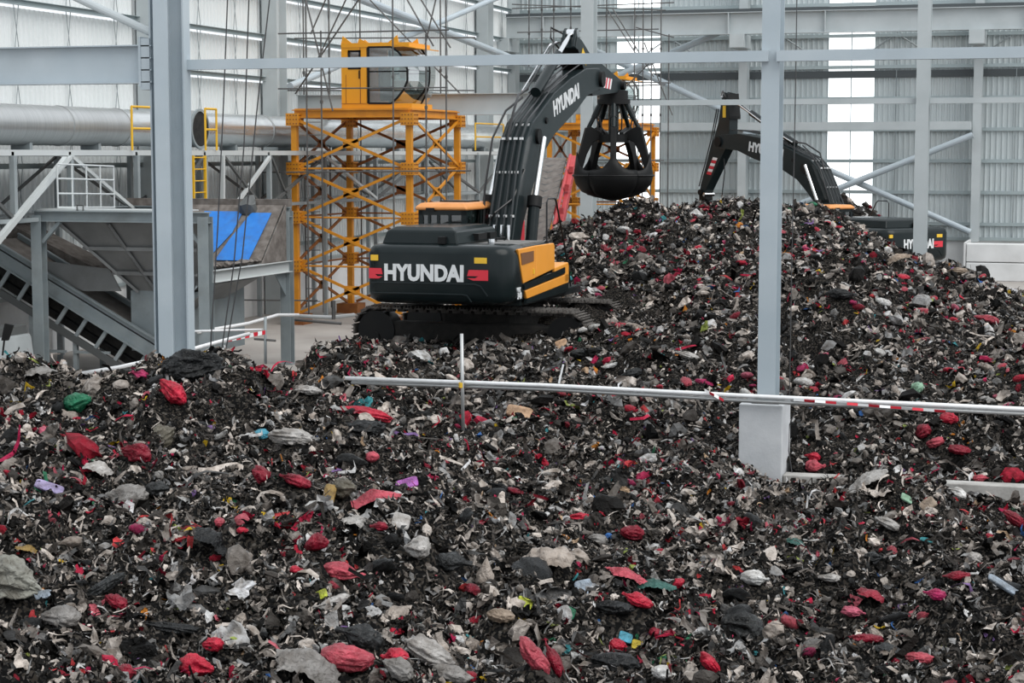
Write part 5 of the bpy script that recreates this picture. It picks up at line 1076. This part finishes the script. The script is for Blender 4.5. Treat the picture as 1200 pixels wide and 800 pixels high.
# ------------------------------------------------------------------ single pieces one can point to
COLR = dict(red=(.47, .016, .042), dred=(.23, .010, .026), pred=(.46, .07, .098), pink=(.50, .11, .17), mag=(.36, .02, .095), black=(.008, .009, .010), dgrey=(.022, .024, .025), grey=(.23, .22, .21), lgrey=(.42, .405, .39),
            white=(.62, .62, .61), beige=(.36, .31, .27), tan=(.30, .235, .18), olive=(.12, .11, .085), green=(.015, .15, .075), lgreen=(.25, .42, .30), yellow=(.55, .42, .03), lime=(.40, .45, .05), ochre=(.26, .17, .05), blue=(.06, .16, .42),
            cyan=(.08, .33, .45), lilac=(.38, .33, .55), purple=(.38, .12, .42), orange=(.55, .20, .04), card=(.45, .29, .18), teal=(.03, .10, .085), slate=(.30, .36, .43), concr=(.24, .24, .21))
def blob(seed, S, col, kind):
    rng = np.random.default_rng(seed); bm = bmesh.new(); bmesh.ops.create_icosphere(bm, subdivisions=3 if kind == 'small' else 5 if max(S) > .36 else 4, radius=1)
    P = np.array([v.co[:] for v in bm.verts]); F = np.array([[v.index for v in f.verts] for f in bm.faces]); bm.free()
    ax = np.array([1.0, 0, 0])
    if kind in ('bag', 'small', 'long'):
        th = np.arctan2(P[:, 2], P[:, 1]); x = P[:, 0].copy(); wp = .5 * wave(P, rng, 3, 1.5, 3, False)
        lowf = wave(P, rng, 4, 1.2, 2.6, False); fold = wave(P, rng, 8, 3, 8); fine = wave(P, rng, 7, 9, 22)
        pl_ = sum(1 - 2 * np.abs(np.sin(k / 2 * th + rng.uniform(0, 6.28) + wp * 2)) for k in rng.integers(5, 13, 3)) / 3 ** .5
        nf = np.clip((x + .5) / 1.2, 0, 1)
        P = P * np.clip(1 + .17 * lowf + .11 * fold + .06 * fine, .35, 1.7)[:, None]
        rad = (np.interp(x, [-1, .25, .62, .80, 1.0], [1, 1, .62, .30, rng.uniform(.5, 1.5)]) if rng.random() < .45 else np.interp(x, [-1, 0, 1.0], [1, 1, rng.uniform(.6, 1.2)])) * (1 + .26 * nf * pl_)
        P[:, 1:] *= rad[:, None]; P[:, 0] += np.clip(x - .6, 0, 1) * rng.uniform(.1, .7)
        if rng.random() < .5: P[:, 0] *= -1; P[:, 1] *= -1
        if kind == 'long': P[:, 2] += .25 * np.sin(P[:, 0] * 1.8 + rng.uniform(0, 6)); P[:, 1] += .2 * np.sin(P[:, 0] * 2.2)
    elif kind == 'cloth':
        P = np.sign(P) * np.abs(P) ** np.array([.75, .75, 1.0]); P[:, 2] *= .8
        P[:, 2] += .22 * wave(P * np.array([1, 1, 0]), rng, 5, 1.5, 4, False) + .2 * wave(P * np.array([1, 1, 0]), rng, 6, 4, 10) + .10 * wave(P, rng, 6, 11, 24)
        e = wave(P, rng, 5, 2, 6, False)[:, None]; P[:, :2] *= 1 + .16 * e
    elif kind == 'packet':
        P = np.sign(P) * np.abs(P) ** np.array([.35, .35, .8]); P[:, 2] = P[:, 2] * .5 + .09 * wave(P, rng, 5, 2, 6, False)
    elif kind == 'cone':
        h = (P[:, 2] + 1) / 2; P[:, :2] *= (1.15 - h * 1.05)[:, None] * (1 + .13 * wave(P, rng, 6, 3, 8))[:, None]; P[:, 0] += .25 * h
    if kind == 'cloth':
        nu, nv = 34, 26; u, v = np.meshgrid(np.linspace(-1, 1, nu), np.linspace(-1, 1, nv), indexing='ij'); u = u.ravel(); v = v.ravel(); Q = np.stack([u, v, 0 * u], -1)
        r2 = np.clip(u * u + v * v, 0, 2); dirs = rng.uniform(0, 3.14); A_ = np.array([math.cos(dirs), math.sin(dirs), 0]); lon = Q @ A_
        z = .85 * np.exp(-1.3 * r2) - .35 * r2 * .5 + .16 * wave(Q * np.array([1, 1, 0]), rng, 4, 1.5, 3.5, False) + .20 * wave(Q - .75 * np.outer(lon, A_), rng, 6, 4, 11) + .10 * wave(Q, rng, 7, 7, 20)
        e = .16 * wave(Q, rng, 4, 2, 5, False) + .10 * wave(Q, rng, 5, 6, 16); P = np.stack([u * (1 + e) * (1 - .16 * v * v), v * (1 + e) * (1 - .16 * u * u), z], -1); F = grid_faces(nu, nv)
    P = P * np.array(S) / 2
    c = np.array(col)[None] * (1 + .16 * wave(P / max(S), rng, 5, 6, 14, False))[:, None]
    nm = {'bag': 'plastic_bag', 'small': 'plastic_bag'}.get(kind, kind)
    return fast_mesh(nm, P, F if F.shape[1] != 3 or kind != 'cloth' else F, np.clip(c, .004, .85), M['bagfilm'], kind not in ('packet',))
def put(name, px, py, w_, h_, rot, kind, col, label, cat, group=None, seed=None):
    p, d = hit(px, py + h_ * .35); s = 1 / FPX * d; W_, H_ = w_ * s, h_ * s
    dep = {'packet': H_ * 1.2, 'cloth': H_ * 1.5, 'long': min(W_, H_ * 1.3)}.get(kind, min(W_, H_) * 1.15)
    zz = {'packet': .10 * W_ + .5 * H_, 'cloth': H_ * .9}.get(kind, H_ * .95)
    me = blob(seed if seed is not None else int(px * 31 + py * 7), (W_ * 1.05, dep, zz), COLR[col], kind); me.name = name
    if kind in ('cloth', 'long'): zz *= 1.15
    CLEAR.append((p.x, p.y, .50 * W_, .5 * dep, .75 * dep + .08))
    o = bpy.data.objects.new(name, me); COL.objects.link(o); o.location = p + Vector((0, 0, zz * .40)) - _f0 * dep * .1
    a = math.radians(-rot); x = _r * math.cos(a) + Vector((0, 0, 1)) * math.sin(a); y = _f0.copy()
    if kind == 'packet': y = (_f0 + Vector((0, 0, .9))).normalized()
    z = x.cross(y).normalized(); y = z.cross(x).normalized()
    o.rotation_euler = Matrix((x, y, z)).transposed().to_euler(); WM[o.name] = Matrix.Identity(4)
    return tag(o, label, cat, group)
B, S_, C_, K_ = 'bag', 'sack', 'cloth', 'packet'
L_ = [
 ('plastic_bag', 203, 460, 38, 26, 40, 'bag', 'red', 'crumpled red plastic bag just below the foot of the broad left column', B),
 ('plastic_bag', 166, 440, 20, 16, 20, 'bag', 'mag', 'small magenta plastic bag on the heap crest left of the broad column', B),
 ('tarpaulin', 224, 432, 64, 42, -5, 'bag', 'black', 'rumpled black tarpaulin at the foot of the broad left column', 'tarpaulin'),
 ('plastic_bag', 90, 476, 28, 24, -20, 'bag', 'green', 'dark green plastic bag high on the heap at far left', B),
 ('plastic_bag', 163, 531, 36, 30, 10, 'bag', 'dred', 'torn dark red bag in a hollow below the broad left column', B),
 ('waste_sack', 150, 588, 48, 36, -10, 'bag', 'grey', 'plump dusty grey sack on the left slope of the heap', S_),
 ('plastic_bag', 186, 576, 32, 20, 0, 'bag', 'dgrey', 'shiny black bag leaning against the plump grey sack', B),
 ('waste_sack', 116, 551, 34, 22, 20, 'cloth', 'lgrey', 'folded light grey sack above the plump dusty grey sack', S_),
 ('cloth_sheet', 47, 438, 38, 20, -8, 'cloth', 'grey', 'grey sheet draped over the heap crest beside the vehicle', 'sheet'),
 ('wrapper', 58, 571, 32, 11, 18, 'packet', 'lilac', 'lilac and white wrapper at far left of the heap', 'wrapper'),
 ('waste_sack', 14, 676, 66, 56, 25, 'bag', 'concr', 'huge smooth stone coloured sack at the left edge', S_),
 ('plastic_bag', 54, 508, 20, 14, 30, 'small', 'pink', 'small pink and white bag at far left below the green one', B),
 ('cloth_sheet', 194, 510, 26, 30, 60, 'cloth', 'olive', 'stiff grey brown cloth above the torn dark red bag', 'cloth'),
 ('plastic_bag', 424, 503, 58, 24, 8, 'long', 'black', 'black bag beneath the red bag on the heap ridge', B),
 ('plastic_bag', 430, 486, 62, 16, 14, 'long', 'red', 'bright red bag draped over the black bag on the ridge', B),
 ('waste_sack', 342, 513, 42, 20, 5, 'bag', 'lgrey', 'long pale grey sack left of the red and black bags', S_),
 ('waste_sack', 362, 459, 30, 15, 0, 'bag', 'lgrey', 'small pale grey sack near the heap ridge, beneath the hopper leg', S_),
 ('paper_scrap', 371, 491, 20, 15, 35, 'packet', 'beige', 'cream paper scrap just left of the red and black bags', 'paper'),
 ('plastic_bag', 437, 536, 18, 16, 0, 'small', 'pred', 'round pink red bag under the red and black bags', B),
 ('plastic_bag', 308, 558, 26, 22, 60, 'bag', 'dred', 'dark red bag left of a longer red one on the middle slope', B),
 ('plastic_bag', 346, 564, 40, 18, 20, 'bag', 'dred', 'long dark red bag on the middle slope', B),
 ('plastic_bag', 441, 585, 56, 30, -8, 'cloth', 'pred', 'wide faded red sheet of plastic on the middle slope', B),
 ('wrapper', 386, 579, 14, 28, 10, 'packet', 'ochre', 'mustard yellow wrapper standing beside an olive sack', 'wrapper'),
 ('waste_sack', 402, 574, 26, 28, 0, 'bag', 'olive', 'olive grey sack beside the mustard yellow wrapper', S_),
 ('wrapper', 477, 567, 26, 13, -15, 'packet', 'purple', 'pink and violet packet in the middle of the heap', 'wrapper'),
 ('plastic_bag', 308, 511, 22, 13, 0, 'bag', 'cyan', 'small turquoise bag left of the long pale grey sack', B),
 ('cardboard_sheet', 609, 482, 30, 15, 12, 'packet', 'card', 'flat piece of brown cardboard below the white barrier pipe', 'cardboard'),
 ('plastic_bag', 590, 574, 42, 13, 25, 'long', 'black', 'long black bag on the slope below the brown cardboard', B),
 ('cardboard_piece', 550, 430, 10, 7, 0, 'packet', 'card', 'small brown cardboard piece right of the upright marker post', 'cardboard'),
 ('cardboard_box', 658, 402, 14, 11, -20, 'packet', 'card', 'little brown carton beside the excavator track', 'box'),
 ('waste_sack', 1016, 564, 46, 24, -32, 'cloth', 'lgrey', 'white woven sack leaning over the concrete kerb', S_),
 ('plastic_bag', 953, 536, 22, 14, 10, 'bag', 'red', 'upper red bag of two right of the pale pedestal', B),
 ('plastic_bag', 953, 548, 22, 17, 0, 'bag', 'pred', 'lower paler red bag of two right of the pale pedestal', B),
 ('plastic_bag', 1112, 491, 20, 14, 10, 'bag', 'red', 'red bag below the barrier tape at right', B),
 ('plastic_bag', 1082, 505, 20, 18, -40, 'bag', 'dred', 'dark red bag left of the red bag below the barrier tape', B),
 ('plastic_bag', 1096, 518, 22, 12, -15, 'bag', 'pred', 'pale red bag under the pair below the barrier tape', B),
 ('plastic_bag', 1124, 531, 26, 13, 5, 'bag', 'dred', 'flat dark red bag near the kerb at right', B),
 ('plastic_bag', 1075, 455, 16, 14, -40, 'bag', 'lgreen', 'green and white bag just above the barrier pipe at right', B),
 ('waste_sack', 1121, 578, 22, 14, 25, 'bag', 'white', 'white sack at the kerb end of the foreground heap', S_),
 ('cardboard_piece', 1087, 590, 18, 14, -35, 'packet', 'tan', 'brown board leaning near the kerb', 'cardboard'),
 ('wrapper', 1063, 584, 16, 9, 30, 'packet', 'lgreen', 'green and white wrapper left of the leaning brown board', 'wrapper'),
 ('plastic_bag', 1148, 562, 20, 8, 0, 'bag', 'pred', 'dusty red bag lying on top of the kerb', B),
 ('plastic_bag', 149, 788, 26, 24, 0, 'bag', 'dred', 'dark red bag at the lower left of the heap', B),
 ('plastic_bag', 230, 780, 36, 28, 15, 'bag', 'red', 'wrinkled bright red bag at the lower left of the heap', B),
 ('plastic_bag', 252, 760, 22, 18, 0, 'bag', 'red', 'small red bag directly above the wrinkled bright red one', B),
 ('waste_sack', 72, 725, 38, 27, 0, 'bag', 'grey', 'lumpy grey sack below the huge stone coloured sack', S_),
 ('plastic_bag', 138, 707, 30, 22, 30, 'bag', 'dred', 'shredded crimson bag in the dark hollow at left', B),
 ('plastic_bag', 118, 690, 60, 18, -25, 'long', 'dgrey', 'long charcoal sheet beside the shredded crimson bag', B),
 ('wrapper', 46, 698, 28, 10, -10, 'packet', 'slate', 'pale blue wrapper below the huge stone coloured sack', 'wrapper'),
 ('cloth_sheet', 33, 644, 26, 11, 10, 'cloth', 'ochre', 'ochre rag above the huge stone coloured sack', 'cloth'),
 ('plastic_bag', 258, 613, 14, 14, 60, 'small', 'pred', 'small pink red bag at the top of the lower left slope', B),
 ('plastic_bag', 283, 625, 16, 9, 0, 'small', 'red', 'tiny red bag right of the small pink red one', B),
 ('cloth_sheet', 250, 635, 46, 30, 40, 'cloth', 'black', 'black cloth spread below the tiny red bag', 'cloth'),
 ('plastic_bag', 200, 735, 70, 15, 10, 'long', 'black', 'long black bag lying across the lower left slope', B),
 ('waste_sack', 285, 727, 20, 18, 0, 'bag', 'beige', 'round beige sack at the end of the long black bag', S_),
 ('plastic_bag', 346, 668, 16, 13, 0, 'small', 'red', 'small crimson bag left of the big faded red bag', B),
 ('plastic_bag', 398, 672, 50, 23, 12, 'bag', 'pred', 'big faded red bag in the middle foreground', B),
 ('plastic_bag', 404, 771, 54, 36, 8, 'bag', 'pred', 'big stretched red bag at the bottom, before the black one', B),
 ('plastic_bag', 422, 746, 54, 36, 20, 'bag', 'dgrey', 'big black bag behind the stretched red bag at the bottom', B),
 ('waste_sack', 362, 784, 76, 46, 18, 'cloth', 'grey', 'broad grey plastic sheet at the bottom, left of the stretched red bag', S_),
 ('waste_sack', 508, 768, 62, 34, 22, 'long', 'lgrey', 'long bent grey sack at the bottom of the heap', S_),
 ('waste_sack', 532, 792, 54, 26, 15, 'bag', 'grey', 'flattened grey sack under the long bent grey sack', S_),
 ('plastic_bag', 527, 661, 48, 29, 5, 'bag', 'dgrey', 'plump charcoal bag in the middle foreground', B),
 ('cloth_sheet', 567, 672, 28, 40, 0, 'cone', 'beige', 'peaked beige cloth right of the plump charcoal bag', 'cloth'),
 ('waste_sack', 491, 647, 28, 32, 0, 'bag', 'lgrey', 'upright pale grey sack left of the plump charcoal bag', S_),
 ('wrapper', 375, 697, 18, 11, -25, 'packet', 'lime', 'bright yellow packet below the big faded red bag', 'wrapper'),
 ('waste_sack', 462, 722, 46, 28, -30, 'cloth', 'beige', 'creased beige sack in the middle of the foreground', S_),
 ('plastic_tube', 389, 706, 38, 14, -18, 'long', 'lgrey', 'pale grey tube of rolled plastic beside the yellow packet', 'tube'),
 ('paper_scrap', 470, 612, 21, 19, 15, 'packet', 'lgrey', 'square white paper scrap near the middle of the heap', 'paper'),
 ('waste_sack', 588, 727, 30, 19, 10, 'bag', 'tan', 'tan bag right of the creased beige sack', S_),
 ('plastic_bag', 462, 771, 34, 30, 0, 'bag', 'red', 'shiny red bag between the stretched red bag and bent grey sack', B),
 ('waste_sack', 470, 788, 38, 28, 30, 'bag', 'grey', 'grey brown sack in front of the shiny red bag', S_),
 ('plastic_bag', 373, 637, 20, 30, 65, 'long', 'dred', 'upright dark red strip of plastic above the faded red bag', B),
 ('plastic_bag', 445, 617, 22, 16, 0, 'bag', 'dred', 'dark red bag left of the square white paper', B),
 ('plastic_bag', 418, 612, 30, 22, 20, 'cloth', 'lgrey', 'crumpled clear film left of the dark red bag', 'film'),
 ('tarpaulin', 637, 656, 66, 44, -8, 'cloth', 'beige', 'large pale beige tarpaulin right of centre', 'tarpaulin'),
 ('waste_sack', 677, 655, 28, 20, 20, 'bag', 'beige', 'rounded beige sack touching the large pale tarpaulin', S_),
 ('plastic_bag', 733, 673, 46, 21, 18, 'cloth', 'pred', 'flat dusty red sheet right of the pale tarpaulin', B),
 ('plastic_bag', 746, 703, 40, 20, 25, 'bag', 'red', 'bright red bag below the flat dusty red sheet', B),
 ('plastic_bag', 722, 714, 44, 20, 5, 'bag', 'black', 'black bag left of the bright red bag', B),
 ('plastic_bag', 724, 776, 54, 28, 10, 'bag', 'black', 'big black bag near the bottom, right of the long red pair', B),
 ('plastic_bag', 628, 774, 56, 24, 62, 'long', 'pred', 'long red bag of the upright pair, nearer the bent grey sack', B),
 ('plastic_bag', 649, 777, 50, 17, 72, 'long', 'dred', 'narrow red bag of the upright pair, nearer the black bag', B),
 ('plastic_bag', 873, 737, 48, 38, 15, 'bag', 'dgrey', 'big charcoal bag on the right foreground slope', B),
 ('plastic_bag', 886, 678, 34, 18, 8, 'bag', 'white', 'glossy white bag above the big charcoal bag', B),
 ('wrapper', 686, 687, 24, 20, -10, 'packet', 'slate', 'pale blue packet with orange marks below the pale tarpaulin', 'wrapper'),
 ('plastic_bag', 834, 781, 34, 18, 50, 'bag', 'red', 'red bag near the bottom right of the big black bag', B),
 ('plastic_bag', 727, 759, 24, 16, 20, 'bag', 'red', 'red bag lying against the back of the big black bag', B),
 ('plastic_bag', 785, 744, 20, 12, 0, 'small', 'dred', 'ruffled crimson bag, right one of two side by side', B),
 ('plastic_bag', 767, 741, 16, 13, 0, 'small', 'dred', 'maroon bag, left one of two side by side', B),
 ('wrapper', 733, 747, 16, 12, 20, 'packet', 'cyan', 'sky blue and white wrapper above the big black bag', 'wrapper'),
 ('wrapper', 748, 757, 16, 12, 15, 'packet', 'yellow', 'yellow wrapper beside the sky blue wrapper', 'wrapper'),
 ('plastic_bag', 766, 686, 50, 18, 5, 'cloth', 'teal', 'dark green black sheet right of the dusty red sheet', B),
 ('plastic_bag', 776, 791, 28, 20, 15, 'bag', 'white', 'crumpled white bag right of the big black bag', B),
 ('waste_sack', 905, 739, 26, 26, 0, 'bag', 'beige', 'cream sack beside the big charcoal bag', S_),
 ('wrapper', 668, 716, 12, 14, 30, 'packet', 'green', 'dark green packet left of the black bag', 'wrapper'),
 ('wrapper', 615, 708, 18, 12, 25, 'packet', 'lime', 'leafy green and yellow packet below the beige tarpaulin', 'wrapper'),
 ('plastic_bag', 740, 625, 28, 18, 10, 'bag', 'dred', 'torn crimson bag above the flat dusty red sheet', B),
 ('waste_sack', 698, 633, 28, 18, 0, 'bag', 'grey', 'round grey sack left of the torn crimson bag', S_),
 ('plastic_bag', 680, 606, 22, 12, 0, 'bag', 'red', 'orange red bag above the pale beige tarpaulin', B),
 ('wrapper', 784, 668, 0, 0, 0, '', '', '', ''),
 ('plastic_bag', 794, 685, 12, 18, 60, 'small', 'red', 'small red bag at the end of the dark green black sheet', B),
 ('waste_sack', 973, 681, 26, 12, 5, 'bag', 'lgrey', 'pale oval sack on the right foreground slope', S_),
 ('plastic_bag', 1018, 697, 34, 18, 15, 'cloth', 'dred', 'spread crimson bag right of the pale oval sack', B),
 ('plastic_bag', 1013, 748, 42, 14, 5, 'bag', 'dred', 'long crimson bag above the grey black cloth', B),
 ('plastic_bag', 998, 720, 28, 15, 8, 'bag', 'pink', 'dusty pink bag between the crimson ones', B),
 ('plastic_bag', 1040, 760, 36, 18, 10, 'cloth', 'dgrey', 'grey black cloth under the long crimson bag', 'cloth'),
 ('plastic_bag', 1121, 675, 34, 13, 0, 'bag', 'dred', 'wide crimson bag at the far right slope', B),
 ('plastic_bag', 1097, 697, 24, 14, 10, 'bag', 'mag', 'ruffled magenta bag below the wide crimson bag', B),
 ('plastic_bag', 1188, 609, 26, 16, 35, 'bag', 'dred', 'dark red bag at the right edge under the kerb', B),
 ('plastic_board', 1183, 694, 56, 9, 32, 'packet', 'slate', 'long pale blue plastic strip at the right edge', 'strip'),
 ('plastic_bag', 1178, 686, 50, 14, 35, 'long', 'black', 'black sheet behind the long pale blue strip', B),
 ('plastic_bag', 1042, 617, 28, 17, 25, 'bag', 'lgrey', 'crumpled whitish film near the middle right of the heap', 'film'),
 ('plastic_bag', 1076, 772, 30, 16, 5, 'bag', 'pred', 'dusty rose bag near the bottom right corner', B),
 ('plastic_bag', 1022, 655, 22, 16, 0, 'bag', 'black', 'round black bag above the spread crimson bag', B),
 ('plastic_bag', 1142, 655, 22, 18, 25, 'bag', 'lgrey', 'pale grey bag above the wide crimson bag', B),
 ('plastic_bag', 932, 637, 24, 14, 20, 'cloth', 'teal', 'teal mesh bag on the right foreground slope', B),
 ('plastic_bag', 985, 345, 34, 15, 5, 'bag', 'black', 'black sack high on the mound right of the front column', B),
 ('cardboard_sheet', 1050, 305, 30, 14, -20, 'cloth', 'tan', 'large brown board high on the mound before the buried excavator', 'cardboard'),
 ('waste_sack', 1120, 318, 26, 9, 0, 'bag', 'tan', 'pale brown sack near the right shoulder of the mound', S_),
 ('plastic_bag', 715, 430, 22, 8, -15, 'bag', 'white', 'white bag on the mound just above the barrier pipe', B),
 ('plastic_bag', 806, 417, 26, 10, 15, 'bag', 'lgrey', 'pale bag on the mound left of the front column', B),
 ('plastic_bag', 740, 438, 26, 12, -15, 'bag', 'dgrey', 'charcoal bag on the mound above the barrier pipe', B),
 ('plastic_bag', 680, 415, 22, 13, 0, 'bag', 'dgrey', 'dusty dark sack at the mound toe right of the excavator track', B),
 ('plastic_bag', 953, 240, 10, 6, 20, 'small', 'green', 'green bag on the mound crest below the far cab roof', B),
]
used = set()
for e in L_:
    if e[6] == '': continue
    put(*e[:8], e[8], e[9])
S1 = np.random.default_rng(31)
scatter('loose_scrap', near, 93000, -190, 1375, 9.9, 27.6, .078, [('sheet', .56), ('small', .14), ('ribbon', .28), ('lump', .02)], S1, .85, zmin=-.45, smooth=False)
scatter('large_scrap', near, 7800, -190, 1375, 9.9, 27.3, .135, [('film', .66), ('ribbon', .28), ('wad', .06)], S1, .9, smooth=False, pale=.75)
scatter('loose_scrap', far, 97000, 290, 1390, 27.2, 53, .096, [('small', .56), ('strand', .34), ('lumps', .10)], S1, 1.3, smooth=False)
scatter('large_scrap', far, 6300, 290, 1390, 27.4, 52, .165, [('sheet', .66), ('ribbon', .2), ('lump', .14)], S1, 1.25, smooth=False)
scatter('distant_scrap', far, 9000, 850, 1330, 53, 79, .15, [('small', .45), ('strand', .3), ('lumps', .25)], S1, 1.0, .3)
# look-alike bags strewn over the heaps: copies of a few shapes
CN = dict(red='bright red', dred='deep crimson', pred='faded red', mag='magenta', pink='dusty pink', white='white', lgrey='light grey', beige='beige', grey='dull grey', black='black', dgrey='charcoal')
def zone_far(px, d):
    if d < 34: return 'behind the barrier pipe, ' + ('left of the front column' if px < 900 else 'right of the front column')
    if d > 44: return 'on the mound crest ' + ('beside the grab' if px < 800 else 'around the front column' if px < 960 else 'before the buried excavator')
    return 'halfway up the mound ' + ('beside the nearer excavator' if px < 780 else 'left of the front column' if px < 900 else 'right of the front column')
def zone_near(px, d):
    r = 'near the bottom' if d < 14 else 'halfway up' if d < 19 else 'towards the back'
    return 'in the foreground heap ' + r + ', ' + ('at far left' if px < 250 else 'left of the marker post' if px < 540 else 'between post and pedestal' if px < 870 else 'on the right')
def strew(n, name, cols, zone, group, sz, pxr, dr, rng, usered):
    proto = [(c, blob(900 + i + n, (1.0, .75, .5), COLR[c], 'small')) for i, c in enumerate(cols)]
    for _, m_ in proto: m_.name = name
    k = 0
    while k < n:
        px = rng.uniform(*pxr); d = rng.uniform(dr[0] ** 1.4, dr[1] ** 1.4) ** (1 / 1.4); X, Y = world(px, d)
        if usered and redness(X, Y) < rng.normal(.1, .8): continue
        Z = float(height(np.array([X]), np.array([Y]))[0])
        if Z < .05 or blocked(np.array([X]), np.array([Y]))[0]: continue
        cn, me = proto[rng.integers(len(proto))]
        o = bpy.data.objects.new(name, me); COL.objects.link(o); s = sz * math.exp(rng.normal(0, .3)) * (d / 20) ** .25
        o.location = (X, Y, Z + .10 * s); o.scale = (s, s * rng.uniform(.7, 1.2), s * rng.uniform(.7, 1.1)); o.rotation_euler = (rng.normal(0, .4), rng.normal(0, .4), rng.uniform(0, 6.28)); WM[o.name] = Matrix.Identity(4)
        tag(o, 'small %s bag %s' % (CN[cn], zone(px, d)), 'bag', group); k += 1
G = np.random.default_rng(77)
strew(150, 'red_bag', ['red', 'dred', 'pred', 'mag', 'red', 'pink'], zone_far, 'red bags on the far mound', .205, (640, 1240), (29, 51), G, True)
strew(95, 'red_bag', ['red', 'dred', 'pred', 'red', 'dred', 'mag'], zone_near, 'red bags on the foreground heap', .14, (-20, 1230), (11, 25.5), G, True)
strew(80, 'pale_bag', ['white', 'lgrey', 'beige', 'lgrey', 'grey'], zone_near, 'pale bags on the foreground heap', .18, (-20, 1230), (11, 25.5), G, False)
strew(60, 'black_bag', ['black', 'dgrey', 'black'], zone_near, 'black bags on the foreground heap', .22, (-20, 1230), (11, 25.5), G, False)
strew(60, 'pale_bag', ['white', 'lgrey', 'beige', 'grey'], zone_far, 'pale bags on the far mound', .22, (640, 1240), (29, 50), G, False)
